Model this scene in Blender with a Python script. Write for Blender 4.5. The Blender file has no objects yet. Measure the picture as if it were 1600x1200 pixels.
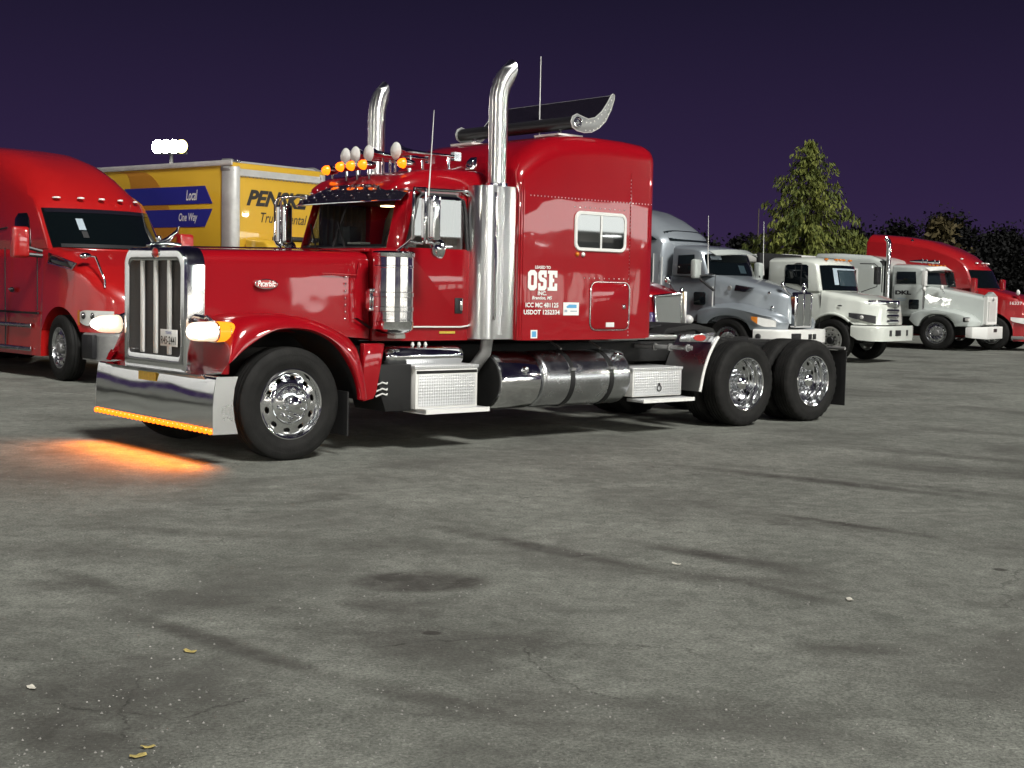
import bpy, bmesh, math, random
from mathutils import Vector, Matrix, noise
R = math.radians
PI = math.pi
rnd = random.Random(7)
scn = bpy.context.scene
COL = scn.collection

# ------------------------------------------------------------------ camera
cam_d = bpy.data.cameras.new('camera')
cam_d.sensor_width = 36.0
cam_d.lens = 2126.6 / 1600 * 36
cam_d.clip_start = 0.1
cam_d.clip_end = 2000
cam = bpy.data.objects.new('camera', cam_d)
COL.objects.link(cam)
CAM_H = 1.6446
pt, rl = 0.0713, 0.0214
_U = Vector((0, math.sin(pt), math.cos(pt)))
_F = Vector((0, math.cos(pt), -math.sin(pt)))
_R = Vector((1, 0, 0))
_ex = _R * math.cos(rl) + _U * math.sin(rl)
_up = _U * math.cos(rl) - _R * math.sin(rl)
cam.matrix_world = Matrix(((_ex.x, _up.x, -_F.x, 0), (_ex.y, _up.y, -_F.y, 0), (_ex.z, _up.z, -_F.z, CAM_H), (0, 0, 0, 1)))
scn.camera = cam

# ------------------------------------------------------------------ night sky
wd = bpy.data.worlds.new('World')
scn.world = wd
wd.use_nodes = True
wn, wl = wd.node_tree.nodes, wd.node_tree.links
wn.clear()
wo = wn.new('ShaderNodeOutputWorld')
wb = wn.new('ShaderNodeBackground')
wtc = wn.new('ShaderNodeTexCoord')
wsx = wn.new('ShaderNodeSeparateXYZ')
wr = wn.new('ShaderNodeValToRGB')
wl.new(wtc.outputs['Generated'], wsx.inputs[0])
wl.new(wsx.outputs['Z'], wr.inputs[0])
els = wr.color_ramp.elements
els[0].position = 0.0; els[0].color = (0.0370, 0.0210, 0.0690, 1)
els[1].position = 1.0; els[1].color = (0.0050, 0.0040, 0.0110, 1)
e = els.new(0.075); e.color = (0.0265, 0.0158, 0.0525, 1)
e = els.new(0.21); e.color = (0.0115, 0.0086, 0.0255, 1)
wl.new(wr.outputs[0], wb.inputs['Color'])
wb.inputs['Strength'].default_value = 1.0
wl.new(wb.outputs[0], wo.inputs[0])

# ------------------------------------------------------------------ key light
sun_d = bpy.data.lights.new('sun', 'SUN')
sun_d.energy = 4.0
sun_d.angle = R(13.0)
sun_d.color = (1.0, 0.985, 0.93)
sun = bpy.data.objects.new('sun', sun_d)
COL.objects.link(sun)
_az = Vector((0.51, -0.86, 0)).normalized()
_el = R(46)
sun.rotation_euler = (_az * math.cos(_el) + Vector((0, 0, math.sin(_el)))).to_track_quat('Z', 'Y').to_euler()

vs = scn.view_settings
vs.view_transform = 'Standard'
vs.look = 'None'
vs.exposure = 0.0
vs.gamma = 1.0
vs.use_curve_mapping = False
scn.render.resolution_x = 1024
scn.render.resolution_y = 768
scn.cycles.max_bounces = 8
scn.cycles.transparent_max_bounces = 16
scn.cycles.sample_clamp_indirect = 6.0
scn.cycles.caustics_reflective = False
scn.cycles.caustics_refractive = False

# ------------------------------------------------------------------ materials
MAT = {}
def new_mat(name):
    m = bpy.data.materials.new(name)
    m.use_nodes = True
    nt = m.node_tree
    b = nt.nodes.get('Principled BSDF')
    MAT[name] = m
    return m, nt, b

def noise_node(nt, scale, detail=4, rough=0.55, vec=None, dist=0.0):
    n = nt.nodes.new('ShaderNodeTexNoise')
    n.inputs['Scale'].default_value = scale
    n.inputs['Detail'].default_value = detail
    n.inputs['Roughness'].default_value = rough
    n.inputs['Distortion'].default_value = dist
    if vec is None:
        tc = nt.nodes.get('TC') or nt.nodes.new('ShaderNodeTexCoord')
        tc.name = 'TC'
        vec = tc.outputs['Object']
    nt.links.new(vec, n.inputs['Vector'])
    return n

def ramp(nt, src, stops):
    r = nt.nodes.new('ShaderNodeValToRGB')
    el = r.color_ramp.elements
    while len(el) < len(stops): el.new(0.5)
    for e, (p, c) in zip(el, stops):
        e.position = p
        e.color = (c, c, c, 1) if not isinstance(c, tuple) else (*c, 1)
    nt.links.new(src, r.inputs[0])
    return r

def mixc(nt, fac, a, b, mode='MIX'):
    m = nt.nodes.new('ShaderNodeMix')
    m.data_type = 'RGBA'
    m.blend_type = mode
    for k, v in ((0, fac), (6, a), (7, b)):
        if hasattr(v, 'type') and hasattr(v, 'is_output'): nt.links.new(v, m.inputs[k])
        elif isinstance(v, tuple): m.inputs[k].default_value = (*v, 1)
        else: m.inputs[k].default_value = v
    return m.outputs[2]

def math_n(nt, op, a, b=None, c=None, clamp=False):
    m = nt.nodes.new('ShaderNodeMath')
    m.operation = op
    m.use_clamp = clamp
    for i, v in enumerate((a, b, c)):
        if v is None: continue
        if hasattr(v, 'is_output'): nt.links.new(v, m.inputs[i])
        else: m.inputs[i].default_value = v
    return m.outputs[0]

def bump(nt, b, src, strength, dist):
    bp = nt.nodes.new('ShaderNodeBump')
    bp.inputs['Strength'].default_value = strength
    bp.inputs['Distance'].default_value = dist
    nt.links.new(src, bp.inputs['Height'])
    for nm in ('Normal', 'Coat Normal'):
        if nm in b.inputs: nt.links.new(bp.outputs[0], b.inputs[nm])
    return bp

def simple(name, col, rough=0.5, metal=0.0, coat=0.0, var=0.0, vscale=6.0, bmp=0.0, bscale=40.0, spec=None, coat_r=0.04, bdist=0.01, rvar=0.0):
    m, nt, b = new_mat(name)
    b.inputs['Base Color'].default_value = (*col, 1)
    b.inputs['Roughness'].default_value = rough
    b.inputs['Metallic'].default_value = metal
    b.inputs['Coat Weight'].default_value = coat
    b.inputs['Coat Roughness'].default_value = coat_r
    if spec is not None: b.inputs['Specular IOR Level'].default_value = spec
    if var or rvar:
        n = noise_node(nt, vscale, 6, 0.6)
        if var:
            k0, k1 = 1 - var, 1 + var * 0.6
            r = ramp(nt, n.outputs['Fac'], [(0.3, tuple(c * k0 for c in col)), (0.7, tuple(min(1, c * k1) for c in col))])
            nt.links.new(r.outputs[0], b.inputs['Base Color'])
        if rvar:
            rr_ = ramp(nt, n.outputs['Fac'], [(0.3, max(0.0, rough - rvar)), (0.7, rough + rvar)])
            nt.links.new(rr_.outputs[0], b.inputs['Roughness'])
    if bmp:
        n2 = noise_node(nt, bscale, 0.5 if metal > .9 else 3, 0.5)
        bump(nt, b, n2.outputs['Fac'], bmp, bdist)
    return m

def emis(name, col, strength, base=(0.8, 0.8, 0.8)):
    m, nt, b = new_mat(name)
    b.inputs['Base Color'].default_value = (*base, 1)
    b.inputs['Emission Color'].default_value = (*col, 1)
    b.inputs['Emission Strength'].default_value = strength
    b.inputs['Roughness'].default_value = 0.2
    return m

def glass(name, tint, ior=1.5):
    m = bpy.data.materials.new(name)
    m.use_nodes = True
    MAT[name] = m
    nt = m.node_tree
    nt.nodes.clear()
    o = nt.nodes.new('ShaderNodeOutputMaterial')
    mx = nt.nodes.new('ShaderNodeMixShader')
    ge = nt.nodes.new('ShaderNodeNewGeometry')
    dt = nt.nodes.new('ShaderNodeVectorMath'); dt.operation = 'DOT_PRODUCT'
    nt.links.new(ge.outputs['Normal'], dt.inputs[0]); nt.links.new(ge.outputs['Incoming'], dt.inputs[1])
    c_ = math_n(nt, 'SUBTRACT', 1.0, math_n(nt, 'ABSOLUTE', dt.outputs['Value']))
    f0 = 2 * ((ior - 1) / (ior + 1)) ** 2          # both faces of a thin pane
    fm = math_n(nt, 'MULTIPLY_ADD', math_n(nt, 'POWER', c_, 5.0), 1 - f0, f0)
    tr = nt.nodes.new('ShaderNodeBsdfTransparent')
    tr.inputs[0].default_value = (*tint, 1)
    gl = nt.nodes.new('ShaderNodeBsdfGlossy')
    gl.inputs['Roughness'].default_value = 0.01
    nt.links.new(fm, mx.inputs[0])
    nt.links.new(tr.outputs[0], mx.inputs[1])
    nt.links.new(gl.outputs[0], mx.inputs[2])
    nt.links.new(mx.outputs[0], o.inputs[0])
    return m

def paint(name, col, wav=0.05, rough=0.32, wscale=2.6):
    m, nt, b = new_mat(name)
    n = noise_node(nt, 1.3, 3)
    r = ramp(nt, n.outputs['Fac'], [(0.3, tuple(c * 0.93 for c in col)), (0.7, col)])
    # road film: a little dust towards what faces up and in patches
    d = noise_node(nt, 9.0, 7, 0.65)
    dm = ramp(nt, d.outputs['Fac'], [(0.58, 0.0), (0.85, 0.06)])
    c2 = mixc(nt, dm.outputs[0], r.outputs[0], (0.18, 0.16, 0.14))
    nt.links.new(c2, b.inputs['Base Color'])
    b.inputs['Roughness'].default_value = rough
    b.inputs['Coat Weight'].default_value = 1.0
    b.inputs['Coat Roughness'].default_value = 0.03
    b.inputs['Coat IOR'].default_value = 1.6
    w = noise_node(nt, wscale, 1.5, 0.4)
    bump(nt, b, w.outputs['Fac'], wav, 0.15)
    return m

paint('red_paint', (0.285, 0.0030, 0.0080), 0.035, 0.30, 1.9)
MAT['red_paint'].node_tree.nodes['Principled BSDF'].inputs['Specular IOR Level'].default_value = 0.10
MAT['red_paint'].node_tree.nodes['Principled BSDF'].inputs['Coat IOR'].default_value = 1.5
paint('bright_red_paint', (0.42, 0.008, 0.008), 0.03, 0.35)
paint('far_red_paint', (0.34, 0.007, 0.010), 0.03, 0.35)
paint('silver_paint', (0.30, 0.335, 0.37), 0.03, 0.35)
MAT['silver_paint'].node_tree.nodes['Principled BSDF'].inputs['Metallic'].default_value = 0.35
paint('white_paint', (0.66, 0.69, 0.64), 0.02, 0.4)
paint('pale_paint', (0.50, 0.54, 0.52), 0.02, 0.4)
paint('purple_paint', (0.035, 0.015, 0.10), 0.02, 0.4)
paint('yellow_paint', (0.60, 0.36, 0.024), 0.02, 0.45)
simple('chrome', (0.80, 0.81, 0.82), 0.11, 1.0, rvar=0.04, vscale=5, bmp=0.05, bscale=5, bdist=0.05)
simple('chrome_wavy', (0.78, 0.79, 0.80), 0.09, 1.0, rvar=0.03, vscale=4, bmp=0.05, bscale=3.0, bdist=0.10)
m, nt, b = new_mat('polished_tube')
b.inputs['Base Color'].default_value = (0.86, 0.87, 0.88, 1)
b.inputs['Metallic'].default_value = 1.0
b.inputs['Roughness'].default_value = 0.31
b.inputs['Anisotropic'].default_value = 0.92
b.inputs['Anisotropic Rotation'].default_value = 0.25
tg = nt.nodes.new('ShaderNodeTangent'); tg.direction_type = 'RADIAL'; tg.axis = 'Z'
nt.links.new(tg.outputs[0], b.inputs['Tangent'])
simple('stainless', (0.72, 0.72, 0.72), 0.30, 1.0, rvar=0.05, vscale=3, bmp=0.03, bscale=2.5, bdist=0.05)
simple('aluminium', (0.60, 0.61, 0.63), 0.24, 1.0, var=0.10, vscale=7, rvar=0.06)
simple('steel_dull', (0.34, 0.34, 0.34), 0.5, 0.7, var=0.2)
simple('black_metal', (0.012, 0.012, 0.013), 0.45, 0.0, var=0.35, vscale=9)
simple('frame_black', (0.006, 0.006, 0.0065), 0.7, 0.0, var=0.4, vscale=5)
simple('black_gloss', (0.012, 0.010, 0.016), 0.12, 0.0, coat=0.6)
simple('grey_plate', (0.30, 0.31, 0.31), 0.42, 0.55)
simple('black_satin', (0.03, 0.03, 0.033), 0.32, 0.4)
simple('black_plastic', (0.016, 0.016, 0.018), 0.45)
simple('mesh_dark', (0.055, 0.048, 0.046), 0.55, 0.3, bmp=0.5, bscale=130)
simple('mesh_grey', (0.16, 0.17, 0.165), 0.5, 0.4, bmp=0.4, bscale=120)
simple('white_satin', (0.72, 0.72, 0.70), 0.4)
simple('white_gloss', (0.80, 0.80, 0.80), 0.25, coat=0.5)
simple('decal_white', (0.82, 0.82, 0.80), 0.45)
simple('decal_black', (0.015, 0.014, 0.016), 0.4)
simple('decal_blue', (0.020, 0.025, 0.26), 0.45)
simple('decal_sky', (0.10, 0.36, 0.62), 0.45)
simple('decal_red', (0.42, 0.02, 0.015), 0.35, coat=0.5)
simple('decal_grey', (0.35, 0.42, 0.48), 0.5)
simple('decal_yellow', (0.62, 0.44, 0.05), 0.5, var=0.2, vscale=20)
simple('lens_clear', (0.80, 0.80, 0.78), 0.10, 0.25, bmp=0.4, bscale=18)
simple('lens_dark', (0.05, 0.05, 0.055), 0.08, 0.3, coat=1.0)
simple('lens_amber', (0.60, 0.18, 0.01), 0.2, coat=0.6)
simple('tan_trim', (0.16, 0.065, 0.035), 0.75, var=0.2)
simple('grey_trim', (0.09, 0.095, 0.095), 0.8, var=0.2)
simple('rubber_flap', (0.011, 0.011, 0.012), 0.7, var=0.3)
simple('dark_window', (0.010, 0.014, 0.016), 0.04, 0.0, coat=0.3)
m_ = simple('mirror_window', (0.006, 0.007, 0.008), 0.02, 0.0); m_.node_tree.nodes['Principled BSDF'].inputs['IOR'].default_value = 2.25
simple('galvanised', (0.58, 0.58, 0.57), 0.45, 0.45, var=0.15, vscale=4)
simple('teal_window', (0.003, 0.005, 0.006), 0.05, 0.0, coat=0.3)
simple('wood_pole', (0.10, 0.08, 0.065), 0.85, var=0.3)
simple('concrete', (0.34, 0.33, 0.31), 0.85, var=0.2)
simple('facade_panel', (0.42, 0.40, 0.37), 0.8, var=0.15)
simple('dry_leaf', (0.44, 0.35, 0.12), 0.7, var=0.3, vscale=30)
simple('pale_litter', (0.66, 0.63, 0.55), 0.7, var=0.2, vscale=30)
simple('grit', (0.24, 0.235, 0.22), 0.9, var=0.5, vscale=3)
glass('windshield_glass', (0.62, 0.66, 0.64))
glass('side_glass', (0.34, 0.36, 0.36), 1.8)
emis('headlight_glow', (1.0, 0.72, 0.48), 1.0)
emis('bulb_glow', (1.0, 0.93, 0.82), 14.0)
emis('turn_glow', (1.0, 0.30, 0.015), 1.7, (0.35, 0.07, 0.005))
emis('marker_glow', (1.0, 0.15, 0.004), 3.2, (0.35, 0.07, 0.005))
emis('dome_glow', (1.0, 0.62, 0.32), 14.0)
emis('led_glow', (1.0, 0.155, 0.003), 3.2, (0.35, 0.07, 0.005))
emis('flood_glow', (1.0, 0.97, 0.84), 520.0)
emis('glare_fringe', (1.0, 0.80, 0.22), 9.0)
emis('lit_fascia', (0.95, 1.0, 0.96), 5.0)
emis('lit_window', (1.0, 0.94, 0.84), 3.0)
emis('soffit_lamp', (0.97, 1.0, 0.96), 22.0)

# tyre rubber with road dust
m, nt, b = new_mat('tyre_rubber')
n = noise_node(nt, 7, 6)
r = ramp(nt, n.outputs['Fac'], [(0.25, (0.0065, 0.0065, 0.0065)), (0.75, (0.017, 0.0165, 0.016))])
nt.links.new(r.outputs[0], b.inputs['Base Color'])
b.inputs['Roughness'].default_value = 0.72
b.inputs['Specular IOR Level'].default_value = 0.22
n = noise_node(nt, 60, 3)
bump(nt, b, n.outputs['Fac'], 0.25, 0.01)

# diamond plate: raised crossing lozenges as fine relief
m, nt, b = new_mat('diamond_plate')
tc = nt.nodes.new('ShaderNodeTexCoord'); tc.name = 'TC'
b.inputs['Base Color'].default_value = (0.70, 0.71, 0.72, 1)
b.inputs['Metallic'].default_value = 0.55
b.inputs['Roughness'].default_value = 0.42
sx = nt.nodes.new('ShaderNodeSeparateXYZ'); nt.links.new(tc.outputs['Object'], sx.inputs[0])
pa = math_n(nt, 'SINE', math_n(nt, 'MULTIPLY', math_n(nt, 'ADD', sx.outputs[0], sx.outputs[2]), 105.0))
pb = math_n(nt, 'SINE', math_n(nt, 'MULTIPLY', math_n(nt, 'SUBTRACT', sx.outputs[0], sx.outputs[2]), 105.0))
bump(nt, b, math_n(nt, 'MULTIPLY', pa, pb), 0.35, 0.006)

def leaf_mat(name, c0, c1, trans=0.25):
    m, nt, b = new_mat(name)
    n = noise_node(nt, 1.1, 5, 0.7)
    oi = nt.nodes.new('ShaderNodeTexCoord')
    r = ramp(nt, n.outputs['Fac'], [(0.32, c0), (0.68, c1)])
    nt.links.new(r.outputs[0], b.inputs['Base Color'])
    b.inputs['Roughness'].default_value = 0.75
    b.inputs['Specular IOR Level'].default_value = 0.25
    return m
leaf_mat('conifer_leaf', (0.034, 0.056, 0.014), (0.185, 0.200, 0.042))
leaf_mat('unlit_leaf', (0.0012, 0.0014, 0.0014), (0.0030, 0.0030, 0.0028))  # far row's lack of light put into a near-black leaf colour
leaf_mat('dusty_leaf', (0.050, 0.040, 0.018), (0.090, 0.070, 0.030))
simple('bark', (0.06, 0.045, 0.035), 0.9, var=0.3, bmp=0.6, bscale=20)

# ------------------------------------------------------------------ geometry helpers
FLIP = False
class G:
    def __init__(s):
        s.v = []; s.f = []
    def add(s, vs, fs):
        o = len(s.v)
        s.v += [tuple(p) for p in vs]
        s.f += [tuple(i + o for i in f) for f in fs]
        return s
    def box(s, x0, x1, y0, y1, z0, z1):
        return s.add([(x0, y0, z0), (x1, y0, z0), (x1, y1, z0), (x0, y1, z0), (x0, y0, z1), (x1, y0, z1), (x1, y1, z1), (x0, y1, z1)],
                     [(3, 2, 1, 0), (4, 5, 6, 7), (0, 1, 5, 4), (1, 2, 6, 5), (2, 3, 7, 6), (3, 0, 4, 7)])
    def loft(s, loops, closed=True, cap0=True, cap1=True):
        n = len(loops[0]); vs = [p for l in loops for p in l]; fs = []
        for i in range(len(loops) - 1):
            for j in range(n if closed else n - 1):
                k = (j + 1) % n
                fs.append((i * n + j, i * n + k, (i + 1) * n + k, (i + 1) * n + j))
        if closed and cap0: fs.append(tuple(reversed(range(n))))
        if closed and cap1: fs.append(tuple(range((len(loops) - 1) * n, len(loops) * n)))
        return s.add(vs, fs)
    def prism(s, poly, axis, a0, a1, n=1):
        loops = []
        for i in range(n + 1):
            a = a0 + (a1 - a0) * i / n
            if axis == 'y': loops.append([(p[0], a, p[1]) for p in poly])
            elif axis == 'x': loops.append([(a, p[0], p[1]) for p in poly])
            else: loops.append([(p[0], p[1], a) for p in poly])
        return s.loft(loops)
    def tube(s, path, r, n=10, caps=True, cut=None):
        P = [Vector(p) for p in path]
        rs = r if isinstance(r, (list, tuple)) else [r] * len(P)
        loops = []; ref = None
        for i, p in enumerate(P):
            t = (P[min(i + 1, len(P) - 1)] - P[max(i - 1, 0)]).normalized()
            if cut is not None and i == len(P) - 1: t = Vector(cut).normalized()
            if ref is None:
                ref = Vector((0, 0, 1)) if abs(t.z) < 0.9 else Vector((1, 0, 0))
            a = (ref - t * ref.dot(t)).normalized(); b = t.cross(a); ref = a
            loops.append([p + (a * math.cos(2 * PI * k / n) + b * math.sin(2 * PI * k / n)) * rs[i] for k in range(n)])
        return s.loft(loops, True, caps, caps)
    def lathe(s, prof, o=(0, 0, 0), axis='z', n=32, caps=False):
        loops = []
        for (r, h) in prof:
            l = []
            for k in range(n):
                c, d = r * math.cos(2 * PI * k / n), r * math.sin(2 * PI * k / n)
                q = {'z': (c, d, h), 'y': (c, h, d), 'x': (h, c, d)}[axis]
                l.append((q[0] + o[0], q[1] + o[1], q[2] + o[2]))
            loops.append(l)
        return s.loft(loops, True, caps, caps)
    def ell(s, c, rx, ry, rz, n=14, m=8):
        loops = []
        for i in range(m + 1):
            a = -PI / 2 + PI * i / m
            q = max(math.cos(a), 1e-3)
            loops.append([(c[0] + rx * q * math.cos(2 * PI * k / n), c[1] + ry * q * math.sin(2 * PI * k / n), c[2] + rz * math.sin(a)) for k in range(n)])
        return s.loft(loops)
    def sheet(s, fn, nu, nv):
        vs = [fn(i / nu, j / nv) for i in range(nu + 1) for j in range(nv + 1)]
        fs = [(i * (nv + 1) + j, (i + 1) * (nv + 1) + j, (i + 1) * (nv + 1) + j + 1, i * (nv + 1) + j + 1) for i in range(nu) for j in range(nv)]
        return s.add(vs, fs)
    def build(s, name, mat, parent=None, bevel=0.0, smooth=35, seg=2, deform=None, flip=None, solid=0.0):
        fl = FLIP if flip is None else flip
        vs = s.v
        if deform: vs = [deform(*p) for p in vs]
        if fl: vs = [(p[0], -p[1], p[2]) for p in vs]
        me = bpy.data.meshes.new(name)
        me.from_pydata([tuple(p) for p in vs], [], s.f)
        bm = bmesh.new(); bm.from_mesh(me)
        bmesh.ops.remove_doubles(bm, verts=bm.verts, dist=1e-5)
        bmesh.ops.recalc_face_normals(bm, faces=bm.faces)
        if solid:
            bmesh.ops.solidify(bm, geom=bm.faces[:], thickness=solid)
            bmesh.ops.recalc_face_normals(bm, faces=bm.faces)
        if bevel:
            ed = [e for e in bm.edges if len(e.link_faces) == 2 and e.calc_face_angle(0) > R(38)]
            bmesh.ops.bevel(bm, geom=ed, offset=bevel, segments=seg, affect='EDGES', profile=0.5, clamp_overlap=True)
        for f in bm.faces: f.smooth = True
        bm.to_mesh(me); bm.free()
        me.set_sharp_from_angle(angle=R(smooth))
        me.materials.append(MAT[mat])
        o = bpy.data.objects.new(name, me)
        COL.objects.link(o)
        if parent: o.parent = parent
        return o

def thing(name, label, cat, loc=(0, 0, 0), rotz=0.0, group=None):
    o = bpy.data.objects.new(name, None)
    o.empty_display_size = 0.3
    COL.objects.link(o)
    o.location = loc; o.rotation_euler = (0, 0, rotz)
    o['label'] = label; o['category'] = cat
    if group: o['group'] = group
    return o
def tag(o, label, cat, group=None):
    o['label'] = label; o['category'] = cat
    if group: o['group'] = group
    return o

def rrect(w, zb, zt, r, rb=0.0, crown=0.0, wt=None, n=6):
    """rounded section in (v,z): half width w at the bottom, wt at the top"""
    wt = w if wt is None else wt
    pts = []
    def arc(cx, cz, rad, a0, a1, m):
        return [(cx + rad * math.cos(a0 + (a1 - a0) * i / m), cz + rad * math.sin(a0 + (a1 - a0) * i / m)) for i in range(m + 1)]
    if rb: pts += arc(w - rb, zb + rb, rb, -PI / 2, 0, 3)
    else: pts.append((w, zb))
    for i in range(1, 4):
        t = i / 4
        pts.append((w + (wt - w) * t, zb + rb + (zt - r - zb - rb) * t))
    pts += arc(wt - r, zt - r, r, 0, PI / 2, n)
    for i in range(1, 6):
        t = i / 6; x = (wt - r) * (1 - 2 * t)
        pts.append((x, zt + crown * (1 - (2 * t - 1) ** 2)))
    left = [(-p[0], p[1]) for p in reversed(pts[:len(pts) - 5])]
    return pts + left

def body(stations):
    """loft of rounded sections along u: (u, w, zb, zt, r[, wt, crown, rb])"""
    g = G(); loops = []
    for st in stations:
        u, w, zb, zt, r = st[:5]
        wt = st[5] if len(st) > 5 else w
        cr = st[6] if len(st) > 6 else 0.0
        rb = st[7] if len(st) > 7 else 0.0
        loops.append([(u, p[0], p[1]) for p in rrect(w, zb, zt, r, rb, cr, wt)])
    return g.loft(loops)

def rloop(x0, x1, z0, z1, r, n=5, r4=None):
    """rounded rectangle outline in two coordinates, counter-clockwise from the lower right"""
    rs = r4 or (r, r, r, r)   # lower right, upper right, upper left, lower left
    out = []
    for (cx, cz, a, q) in ((x1, z0, -PI / 2, rs[0]), (x1, z1, 0, rs[1]), (x0, z1, PI / 2, rs[2]), (x0, z0, PI, rs[3])):
        q = max(q, 1e-4)
        ox = cx - q if cx == x1 else cx + q
        oz = cz + q if cz == z0 else cz - q
        for i in range(n + 1):
            t = a + PI / 2 * i / n
            out.append((ox + q * math.cos(t), oz + q * math.sin(t)))
    return out

def text(name, body_txt, mat, parent, org, right, up, width, height, bold=0.0, shear=0.0, thick=0.003, flip=None, space=1.0):
    """lettering: lower-left corner org, fitted to width x height, standing proud of its surface"""
    fl = FLIP if flip is None else flip
    cu = bpy.data.curves.new(name, 'FONT')
    cu.body = body_txt; cu.size = 1.0; cu.offset = bold; cu.shear = shear; cu.space_character = space
    cu.resolution_u = 4
    tmp = bpy.data.objects.new('tmp', cu)
    COL.objects.link(tmp)
    dg = bpy.context.evaluated_depsgraph_get()
    me = bpy.data.meshes.new_from_object(tmp.evaluated_get(dg))
    bpy.data.objects.remove(tmp); bpy.data.curves.remove(cu)
    xs = [v.co.x for v in me.vertices]; ys = [v.co.y for v in me.vertices]
    x0, x1, y0, y1 = min(xs), max(xs), min(ys), max(ys)
    rt, u_ = Vector(right), Vector(up)
    o_ = Vector(org)
    for v in me.vertices:
        p = o_ + rt * ((v.co.x - x0) / (x1 - x0) * width) + u_ * ((v.co.y - y0) / (y1 - y0) * height)
        v.co = (p.x, -p.y if fl else p.y, p.z)
    me.materials.clear(); me.materials.append(MAT[mat])
    ob = bpy.data.objects.new(name, me); COL.objects.link(ob)
    if parent: ob.parent = parent
    return ob

def area_light(name, loc, direction, sx, sy, power, col, parent=None, spread=180):
    d = bpy.data.lights.new(name, 'AREA')
    d.shape = 'RECTANGLE'; d.size = sx; d.size_y = sy; d.energy = power; d.color = col; d.spread = R(spread)
    o = bpy.data.objects.new(name, d); COL.objects.link(o)
    o.location = loc; o.rotation_euler = Vector(direction).to_track_quat('-Z', 'Y').to_euler()
    if parent: o.parent = parent
    return o

# ------------------------------------------------------------------ wheels (shared meshes, outward = +y, axle centre at the origin)
def tyre_geo(Rt, w, lugs, rimr):
    prof = [(rimr - .02, -w * .46), (rimr + .03, -w * .50), (rimr + .09, -w * .53), (Rt - .06, -w * .50), (Rt - .018, -w * .45)]
    ys = [-.40, -.27, -.265, -.235, -.23, -.10, -.095, -.065, -.06, .06, .065, .095, .10, .23, .235, .265, .27, .40]
    for k, y in enumerate(ys):
        groove = k in (2, 3, 6, 7, 10, 11, 14, 15)
        prof.append((Rt - (.014 if groove else 0) - .012 * abs(y * 2) ** 4, y * w))
    prof += [(Rt - .018, w * .45), (Rt - .06, w * .50), (Rt - .075, w * .503), (Rt - .08, w * .502), (rimr + .09, w * .53), (rimr + .05, w * .520), (rimr + .045, w * .512), (rimr + .02, w * .50), (rimr - .012, w * .455)]
    n = 96
    g = G(); loops = []
    for (r, h) in prof:
        l = []
        for k in range(n):
            rr_ = r
            if lugs and r > Rt - .03 and abs(h) > w * .33 and k % 3 == 0: rr_ = r - .014
            a = 2 * PI * k / n
            l.append((rr_ * math.cos(a), h, rr_ * math.sin(a)))
        loops.append(l)
    return g.loft(loops, True, False, False)

def rim_geo(rimr, prof_in, hole_r, hole_y, hole_a, hole_b, nh, prof_out, y_of, tail):
    """lip -> barrel -> disc with real hand holes -> centre"""
    n = nh * 8
    g = G()
    g.lathe(prof_out, axis='y', n=n)
    r1, r2 = hole_r - hole_b * 1.55, hole_r + hole_b * 1.55
    da = 2 * PI / nh
    for h in range(nh):
        a0 = h * da
        per = []
        m = 8
        for i in range(m): per.append((-.5 + i / m, -1.0))
        for i in range(4): per.append((.5, -1 + i / 2))
        for i in range(m): per.append((.5 - i / m, 1.0))
        for i in range(4): per.append((-.5, 1 - i / 2))
        outer, inner, deep = [], [], []
        for (pa_, pr) in per:
            a = a0 + pa_ * da; r_ = (r1 + r2) / 2 + pr * (r2 - r1) / 2
            outer.append((r_ * math.cos(a), y_of(r_), r_ * math.sin(a)))
            t = math.atan2(pr, pa_ * 2)
            ia = a0 + hole_a * math.cos(t) / hole_r; ir = hole_r + hole_b * math.sin(t)
            inner.append((ir * math.cos(ia), y_of(ir) - .004, ir * math.sin(ia)))
            deep.append((ir * math.cos(ia), y_of(ir) - .03, ir * math.sin(ia)))
        g.loft([outer, inner, deep], True, False, False)
    g.lathe([(r1, y_of(r1))] + tail, axis='y', n=n)
    return g, r2

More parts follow.
